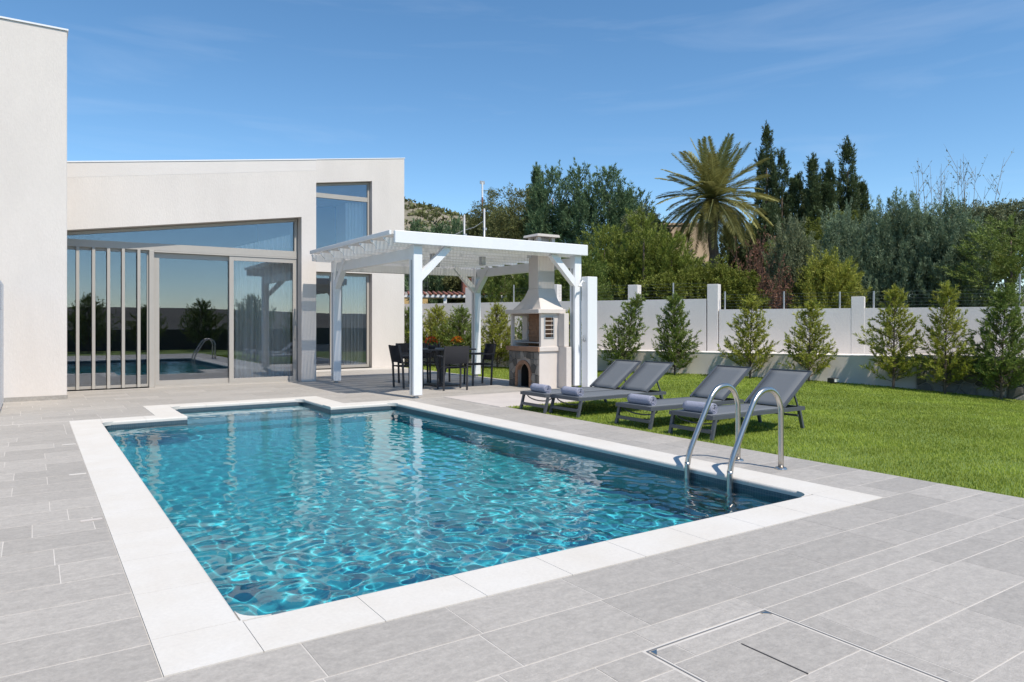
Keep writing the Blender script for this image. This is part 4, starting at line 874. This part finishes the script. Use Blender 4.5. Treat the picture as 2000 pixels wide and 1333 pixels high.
TREES = [
 (teal(7.8, 3.4, 1), 26.8, 54.3, 'distant blue-green conifer in front of the rocky hill, next to the villa corner'), (teal(7.0, 3.2, 2), 26.0, 48.8, 'distant blue-green conifer between the villa corner and the two thin poles'),
 (teal(6.8, 2.6, 3), 24.7, 43.7, 'slender distant conifer just behind the thin pole nearer the villa'), (cyp(10.0, 1.9, 4, F_TEAL), 26.9, 37.4, 'pointed dark conifer tip rising above the big olive tree'),
 (olive(8.0, 5.6, 5), 22.5, 33.1, 'large round olive tree above the pergola chimney'), (olive(7.3, 3.4, 6), 22.1, 35.7, 'olive tree beside the red and white mast'),
 (teal(8.3, 2.6, 7), 22.9, 30.4, 'first of the tall blue-green conifers right of the chimney'), (teal(8.1, 2.9, 8), 23.4, 28.8, 'tallest blue-green conifer of the clump right of the chimney'),
 (teal(7.9, 2.9, 9), 24.1, 27.2, 'blue-green conifer at the palm side of the tall clump'), (teal(6.6, 2.3, 10), 25.0, 26.6, 'shorter blue-green conifer ending the tall clump'),
 (olive(6.0, 3.0, 11, F_GREY), 24.2, 24.7, 'grey-green tree between the conifer clump and the palm'),
 (ley(4.0, 2.2, 12, F_MID), 16.6, 19.0, 'sunlit yellow-green cypress just right of the pergola corner'), (ley(4.3, 2.7, 13, F_MID), 17.0, 17.5, 'large bright cypress bush above the first wall pillar'),
 (ley(3.4, 2.1, 14, F_MID), 17.8, 17.0, 'bright cypress bush left of the palm trunk'), (ley(3.5, 2.6, 15, F_LEYB), 16.2, 21.6, 'dark green bush seen behind the barbecue chimney'),
 (ley(3.2, 2.8, 16, F_LEYB), 15.3, 23.4, 'dark green bush seen under the pergola roof left of the chimney'), (olive(3.2, 2.8, 17), 15.0, 26.1, 'olive bush behind the neighbouring tiled roof'),
 (teal(3.4, 3.0, 18), 14.3, 27.7, 'conifer behind the mesh fence near the villa corner'),
 (olive(3.5, 2.6, 19), 25.1, 22.9, 'brownish olive tree in front of the cream house'), (olive(2.7, 1.8, 20, F_GREY), 21.6, 19.2, 'small grey-green tree below the palm crown'),
 (cyp(11.3, 2.1, 21), 35.7, 26.6, 'tallest dark cypress spire right beside the palm crown'), (cyp(9.5, 2.4, 22), 35.6, 25.5, 'dark cypress leaning on the tallest spire'),
 (cyp(8.9, 1.9, 23), 36.2, 23.9, 'dark cypress with a narrow tip, middle of the cypress row'), (cyp(8.6, 1.7, 24), 36.9, 23.4, 'dark cypress just left of the lone bold cypress'),
 (cyp(10.1, 2.6, 25), 38.7, 23.4, 'bold dark cypress standing highest at the end of the row'), (cyp(8.2, 3.0, 26), 37.3, 25.6, 'broad dark cypress filling the gap between the spires'),
 (cyp(7.6, 2.1, 27), 40.4, 23.5, 'lower dark cypress at the outer end of the row'),
 (shrub(5.6, 3.0, 28), 32.2, 19.4, 'yellow-green leafy tree below the bold cypress'), (shrub(5.3, 2.6, 29), 30.8, 20.3, 'yellow-green leafy tree below the middle cypresses'), (shrub(4.7, 2.6, 30, F_LEYB), 28.9, 20.4, 'fresh green leafy tree right of the palm trunk'),
 (jun(3.7, 1.9, 31, F_GREY), 21.1, 14.8, 'greyish juniper between the reddish bush and the blue junipers'), (jun(4.1, 2.2, 32), 23.4, 14.4, 'blue-green juniper, first of the blue row'), (jun(4.0, 2.0, 37), 25.1, 14.5, 'blue-green juniper set back in the blue row'),
 (jun(4.6, 2.2, 33), 24.3, 13.2, 'tallest blue-green juniper of the blue row'), (jun(4.3, 2.0, 34), 24.6, 12.4, 'blue-green juniper in the middle of the blue row'), (jun(4.3, 2.2, 35), 24.9, 11.6, 'broad blue-green juniper near the outer end of the blue row'), (jun(3.4, 1.7, 36), 24.9, 11.0, 'smallest blue-green juniper ending the blue row'),
 (olive(6.3, 3.6, 38, F_GREY), 39.4, 17.0, 'grey-green olive behind the bare tree, far right'), (olive(6.2, 3.6, 39, F_GREY), 38.6, 15.1, 'grey-green olive at the right border of the picture'), (olive(5.8, 3.8, 40), 39.2, 19.5, 'olive tree behind the tallest blue juniper'), (olive(5.7, 2.8, 57), 37.0, 19.7, 'olive tree right of the outer cypress'),
 (ley(3.7, 3.4, 42, F_LEYB, up=.45, ln=.7), 25.0, 9.8, 'large dark green sweeping conifer at the right border'), (shrub(3.7, 2.2, 43), 28.8, 12.0, 'yellow-green shrub between the blue junipers and the sweeping conifer'),
 (shrub(2.7, 2.3, 45), 18.6, 15.8, 'yellow-green shrub below the palm, over the second wall pillar'), (ley(2.6, 1.7, 46), 20.7, 13.2, 'pointed yellow-green cypress in front of the blue junipers'), (shrub(2.5, 1.8, 47), 17.5, 16.0, 'low yellow-green shrub between the first two wall pillars'), (shrub(2.4, 1.9, 48), 18.9, 15.0, 'low olive-green shrub right of the second wall pillar'),
 (ley(2.6, 1.9, 52, F_LEYB), 14.8, 19.0, 'dark bush directly behind the shower column'), (ley(2.9, 1.7, 53, F_LEYB), 15.0, 18.2, 'dark green cypress just right of the shower column'), (shrub(2.7, 1.9, 54), 16.4, 16.1, 'yellow-green shrub above the first young cypress'),
 (cyp(5.8, 3.0, 55), 30.7, 22.8, 'dark low cypress behind the reddish bush'), (cyp(5.2, 3.0, 56), 31.0, 25.0, 'dark evergreen behind the palm trunk'),
]
for i, (e, x, y, lb) in enumerate(TREES): put(e, x, y, lb, 'shrub' if 'shrub' in lb or 'bush' in lb else 'tree', G, rz=i * 1.7)
UNDER = [('red', 21.1, 16.0, 3.5, 2.2)]
def twig_tree(name, h, w, seed, m, n1, leaf_m, leaves_n, lL, base_r):
    r_ = random.Random(seed); e = empty(name); mb = MB(); tips = []
    for k in range(n1):
        a = r_.uniform(0, 6.28); sp = r_.uniform(.1, 1) * w / 2; p0 = Vector((r_.uniform(-.1, .1), r_.uniform(-.1, .1), 0)); p2 = Vector((math.cos(a) * sp, math.sin(a) * sp, h * r_.uniform(.7, 1)))
        p1 = p0.lerp(p2, .5) + Vector((math.cos(a), math.sin(a), 0)) * .1 * w; mb.tube([p0, p1, p2], [base_r, base_r * .6, base_r * .15], 5, False)
        for j in range(7):
            t = r_.uniform(.3, .95); q = (p0.lerp(p1, t * 2) if t < .5 else p1.lerp(p2, t * 2 - 1)); b = r_.uniform(0, 6.28); l = h * r_.uniform(.08, .2)
            q2 = q + Vector((math.cos(b) * .5, math.sin(b) * .5, .8)) * l; mb.tube([q, q2], [base_r * .3, base_r * .1], 4, False); tips.append((q, q2))
    mb.build('branches', m, e, fix=False)
    rn = np.random.default_rng(seed); T0 = np.array([t[0] for t in tips]); T1 = np.array([t[1] for t in tips]); K = len(tips)
    crown_obj('crown', [plumes(T0, T1 - T0, np.linalg.norm(T1 - T0, axis=1), np.full(K, .06), leaves_n, lL, lL * .4, rn, True)], leaf_m, e); return e
put(twig_tree('bare_tree', 8.4, 5.4, 3, bark_pale, 26, F_GREY, 5, .13, .035), 40.2, 18.8, 'nearly bare tree with pale thin branches above the blue junipers', 'tree', G)
put(twig_tree('twiggy_bush', 3.7, 2.3, 5, mat('reddish_bark', (.16, .08, .06), .9), 30, F_RED, 9, .09, .018), 21.1, 16.0, 'reddish brown twiggy bush right of the palm', 'shrub', G)
put(twig_tree('twiggy_bush', 2.6, 1.7, 6, MATS['reddish_bark'], 24, F_RED, 8, .09, .016), 19.7, 14.6, 'lower reddish bush behind the third young cypress', 'shrub', G)
# palm
palm = empty('palm_tree'); PH = 5.75
mb = MB(); mb.tube([(.05 * math.sin(k), .03 * k / 12, -.3 + (PH + .2) * k / 24) for k in range(25)], [.20 + .02 * (k % 2) + (.08 if k > 20 else 0) for k in range(25)], 12); mb.build('trunk', bark_m, palm, fix=False)
rn = np.random.default_rng(2)
def frond(length, droop, seed):
    r_ = np.random.default_rng(seed); vs_, fs_, ts_ = [], [], []; N = 76; rach = []
    for k in range(N + 1):
        t = k / N; rach.append(Vector((length * t * (1 - .12 * droop * t), 0, -droop * length * .42 * t * t)))
    for k in range(4, N):
        t = k / N; p = rach[k]; d = (rach[k + 1] - rach[k - 1]).normalized(); l = .46 * math.sin(math.pi * min(.12 + t * .83, 1)) ** .7 + .06
        for s in (-1, 1):
            q = p + (d * .75 + Vector((0, s * .85, .30 + r_.uniform(-.12, .12)))).normalized() * l * r_.uniform(.85, 1.1); q.z -= .30 * l
            nr = Vector((0, 0, 1)).cross(q - p).normalized() * .019; n0 = len(vs_)
            mid = p.lerp(q, .5); mid.z += .02; vs_ += [p, mid + nr, q, mid - nr]; fs_.append((n0, n0 + 1, n0 + 2, n0 + 3)); ts_.append(r_.uniform(.2, 1))
    n0 = len(vs_)
    for k in range(N + 1): wd = .035 * (1 - k / N) + .004; vs_ += [rach[k] + Vector((0, wd, 0)), rach[k] + Vector((0, -wd, 0.01))]
    for k in range(N): fs_.append((n0 + 2 * k, n0 + 2 * k + 2, n0 + 2 * k + 3, n0 + 2 * k + 1)); ts_.append(.95)
    return np_mesh('frond', np.array([tuple(v) for v in vs_]), np.array(fs_), F_PALM, False, np.array(ts_))
fm = [frond(l_, d, i) for i, (l_, d) in enumerate(((2.8, .3), (2.8, .6), (2.85, .95), (2.8, 1.25), (2.6, 1.5)))]
for k in range(80):
    u = (k + .5) / 80; el_ = 80 - 108 * u ** .9; o = bpy.data.objects.new('frond', fm[min(4, int(u * 5))]); link(o, palm)
    o.rotation_euler = (rn.uniform(-.3, .3), -R(el_), k * 2.39996 + rn.uniform(-.2, .2)); o.location = (0, .03 * 2, PH - .25 + .3 * (1 - u)); s_ = rn.uniform(.85, 1.08); o.scale = (s_, s_, s_)
put(palm, 25.3, 21.6, 'tall date palm with arching fronds above the garden wall', 'palm tree', None)
# young leyland cypresses in front of the wall
def young(h, w, seed, lean=(0, 0), m=F_LEY, nb=60, sparse=1.0, n=27):
    r_ = np.random.default_rng(seed); e = empty('young_cypress'); mb = MB(); C, A, LN, RD = [], [], [], []
    def axis(t): return Vector((lean[0] * t ** 1.4, lean[1] * t ** 1.4, h * t))
    mb.tube([axis(k / 8) - Vector((0, 0, .1 * (k == 0))) for k in range(9)], [.028 * (1 - .85 * k / 8) for k in range(9)], 6); mb.build('trunk', bark_m, e, fix=False)
    br = MB()
    for b in range(nb):
        t = .05 + .9 * (b + r_.random()) / nb; a = b * 2.4 + r_.uniform(-.5, .5); L_ = w / 2 * (1 - t) ** .85 * (.55 + .45 * min(t / .15, 1)) * r_.uniform(.55, 1.22) + .06
        p0 = axis(t); rise = r_.uniform(.35, .95); d = Vector((math.cos(a), math.sin(a), rise)); tip = p0 + Vector((math.cos(a) * L_, math.sin(a) * L_, rise * L_ * .8 + .25 * L_ * L_)); mid = p0.lerp(tip, .55) - Vector((0, 0, .08 * L_))
        br.tube([p0, mid, tip], [.009, .006, .002], 4, False)
        m_ = max(3, int(L_ / .07 * sparse))
        for j in range(m_):
            u = .22 + .8 * (j + r_.random()) / m_; q = p0.lerp(mid, u / .55) if u < .55 else mid.lerp(tip, (u - .55) / .45)
            C.append(q); A.append(Vector((d.x, d.y, d.z + .5)).normalized() + Vector(r_.normal(size=3) * .45)); LN.append(.19 * r_.uniform(.6, 1.2) * (1.15 - .3 * t)); RD.append(.027)
    for j in range(10): C.append(axis(.86 + .014 * j)); A.append(Vector((lean[0] * .7, lean[1] * .7, h)).normalized() + Vector(r_.normal(size=3) * .3)); LN.append(.14); RD.append(.03)
    br.build('branches', bark_m, e, fix=False)
    crown_obj('crown', [plumes(np.array([tuple(c) for c in C]), np.array([tuple(a) for a in A]), np.array(LN), np.array(RD), n, .07, .019, r_, False, .5)], m, e); return e
YG = 'young cypresses planted along the low wall'
RV = np.array([math.cos(CAM_YAW), -math.sin(CAM_YAW)])
for x, y, h, w, lean, m, nb, sp, sd, lb in (
    (12.94, 14.22, 2.0, 1.15, .50, F_LEYB, 80, 1.1, 1, 'young cypress with its tip bent over, nearest the shower column'), (13.60, 12.88, 1.98, 1.15, .0, F_LEYB, 95, 1.2, 2, 'dense conical young cypress behind the two paired loungers'),
    (14.42, 11.21, 1.95, 1.25, .05, F_LEY, 72, 1.0, 3, 'sparse yellowing young cypress behind the second lounger'), (15.0, 10.02, 1.8, 1.15, .06, F_LEY, 72, 1.0, 4, 'thin young cypress behind the lounger nearest the ladder'),
    (15.77, 8.46, 2.2, 1.3, .04, F_LEY, 85, 1.1, 5, 'full golden-green young cypress left of the rubble stone wall'), (16.20, 7.59, 2.3, 1.1, .05, F_LEY, 80, 1.1, 6, 'slim young cypress at the corner of the rubble stone wall'),
    (16.64, 6.70, 2.25, 1.3, .1, F_LEYB, 105, 1.2, 7, 'largest young cypress at the right border in front of the stone wall')):
    put(young(h, w, sd, tuple(RV * lean), m, nb, sp), x, y, lb, 'tree', YG, z=float(lawn_z(x, y)) - .01)
for i, (x, y, h, w, lb) in enumerate(((9.84, 20.51, 1.75, 1.5, 'bushy cypress beside the villa corner, behind the pergola'), (10.35, 19.6, 1.8, 1.6, 'bushy cypress behind the orange flowers'), (10.75, 18.8, 1.75, 1.6, 'bushy cypress behind the yellow flowers'),
                                    (11.35, 17.75, 1.8, 1.4, 'bushy cypress right of the rear pergola post'), (11.75, 16.6, 1.7, 1.2, 'small cypress left of the barbecue'), (12.35, 15.6, 1.6, 1.0, 'small cypress seen behind the barbecue hood'))):
    put(young(h, w, 20 + i, (0, 0), F_LEY if i % 2 else F_LEYB, 110, 1.3, 16), x, y, lb, 'tree', YG, z=-.01)
# the garden end behind the viewer: a clipped row that the villa glass mirrors
hb = young(2.1, 2.0, 41, (0, 0), F_LEYB, 120, 1.2, 20)
for i in range(9):
    o = hb if i == 0 else copy_tree(hb)
    put(o, -7.5 + i * 2.4, -5.2 - .3 * (i % 2), 'bushy cypress of the back row, mirrored in the villa glazing', 'tree', 'cypresses mirrored in the villa glazing', rz=i, z=-.02, s=1.0 + .35 * ((i * 7) % 5) / 5)
hw = MB().box(-14, 22, -6.75, -6.6, -.6, 1.0).build('rear_garden_wall', mat('dark_fence', (.10, .10, .10), .9)); tag(hw, 'dark garden wall mirrored in the villa glazing', 'wall')

# ------------------------------------------------------------------ neighbours
nb_o = Vector((13.46, 24.67, 0)); nb_a = -R(24)                  # the neighbour's terrace stands oblique to ours
npg = empty('tiled_pergola', nb_o, nb_a); tag(npg, "neighbour's low terrace roof with red clay tiles and white posts", 'pergola')
MB().box(-2.4, 2.2, -.9, .9, 2.28, 2.38).build('roof_deck', white_paint, npg)
for k in range(23):
    t_ = MB().tube([(-2.3 + k * .2, -.98, 2.395), (-2.3 + k * .2, .9, 2.56)], .05, 8).build('roof_tile', terracotta, npg, smooth=True, fix=False)
for x in (-2.1, -.15, 2.0): MB().box(x - .06, x + .06, -.86, -.74, -.5, 2.28).build('post', white_paint, npg)
yh = empty('yellow_building', nb_o + Vector((-.4, 2.2, 0)), nb_a); tag(yh, 'yellow rendered building under the red tiled terrace roof', 'house')
MB().box(-2.2, .6, 0, 3, -.5, 2.5).build('wall', yellow_wall, yh); MB().box(-.9, -.2, -.02, .0, 1.0, 1.9).build('window', dark_gap, yh); MB().box(-2.3, .7, -.1, 3.1, 2.5, 2.6).build('roof', concrete_m, yh)
tbk = empty('clay_planter', nb_o + Vector((.95, .3, 2.55)), nb_a); tag(tbk, 'red clay box planter on the tiled terrace roof', 'planter')
MB().box(-.1, .75, -.2, .3, -.05, .5).build('trough', terracotta, tbk, bevel=.02); MB().box(-.12, .77, -.22, .32, .5, .55).build('rim', terracotta, tbk)
mf = empty('mesh_fence', nb_o + Vector((-.9, .9, 2.6)), nb_a); tag(mf, 'dark wire mesh fence panel above the tiled terrace roof', 'fence')
for k in range(14): MB().box(-1.5 + k * .15, -1.494 + k * .15, 0, .006, 0, .75).build('upright_wire', wire_m, mf)
for k in range(6): MB().box(-1.5, .45, -.006, 0, .02 + k * .14, .026 + k * .14).build('cross_wire', wire_m, mf)
for nm, x, y, zt, r0, lb in (('utility_pole', 15.02, 26.05, 5.85, .05, 'thin grey pole nearer the villa corner'), ('utility_pole', 15.71, 25.58, 6.1, .055, 'taller thin grey pole in front of the olive tree')):
    e = empty(nm, (x, y, 0)); tag(e, lb, 'pole', 'poles beyond the pergola')
    MB().tube([(0, 0, 0), (0, 0, zt)], [r0, r0 * .8], 8).build('shaft', galv, e, smooth=True); MB().box(-.04, .1, -.04, .04, zt - .9, zt - .8).build('bracket', galv, e)
a_, b_ = (15.02, 26.05, 5.2), (15.71, 25.58, 5.6); wp = [Vector((-2.2, 1.2, -1.2)) + Vector(a_), Vector(a_), Vector(a_).lerp(Vector(b_), .5) - Vector((0, 0, .08)), Vector(b_)]
tag(MB().tube(wp, .012, 5).build('overhead_wire', galv, fix=False), 'slack wire strung between the two thin poles', 'wire')
e = empty('radio_mast', (36.5, 59.8, 0)); tag(e, 'slim red and white mast above the olive tree', 'mast')
for k in range(9): MB().tube([(0, 0, 2 + k * 1.45), (0, 0, 2 + (k + 1) * 1.45)], .09, 8).build('segment', terracotta if k % 2 else white_paint, e)
MB().box(-.25, .25, -.05, .05, 14.9, 15.2).build('antenna', galv, e)
ch = empty('cream_house', (27.0, 24.9, 0), -R(34)); tag(ch, 'cream house wall glimpsed behind the palm trunk', 'house')
MB().box(-2.0, 1.4, 0, 5, 0, 6.2).build('wall', cream_wall, ch); MB().box(-2.05, 1.45, -.05, 5.05, 6.2, 6.3).build('roof', cream_wall, ch); MB().box(-1.5, -.7, -.03, .0, 3.2, 4.4).build('window', dark_gap, ch)
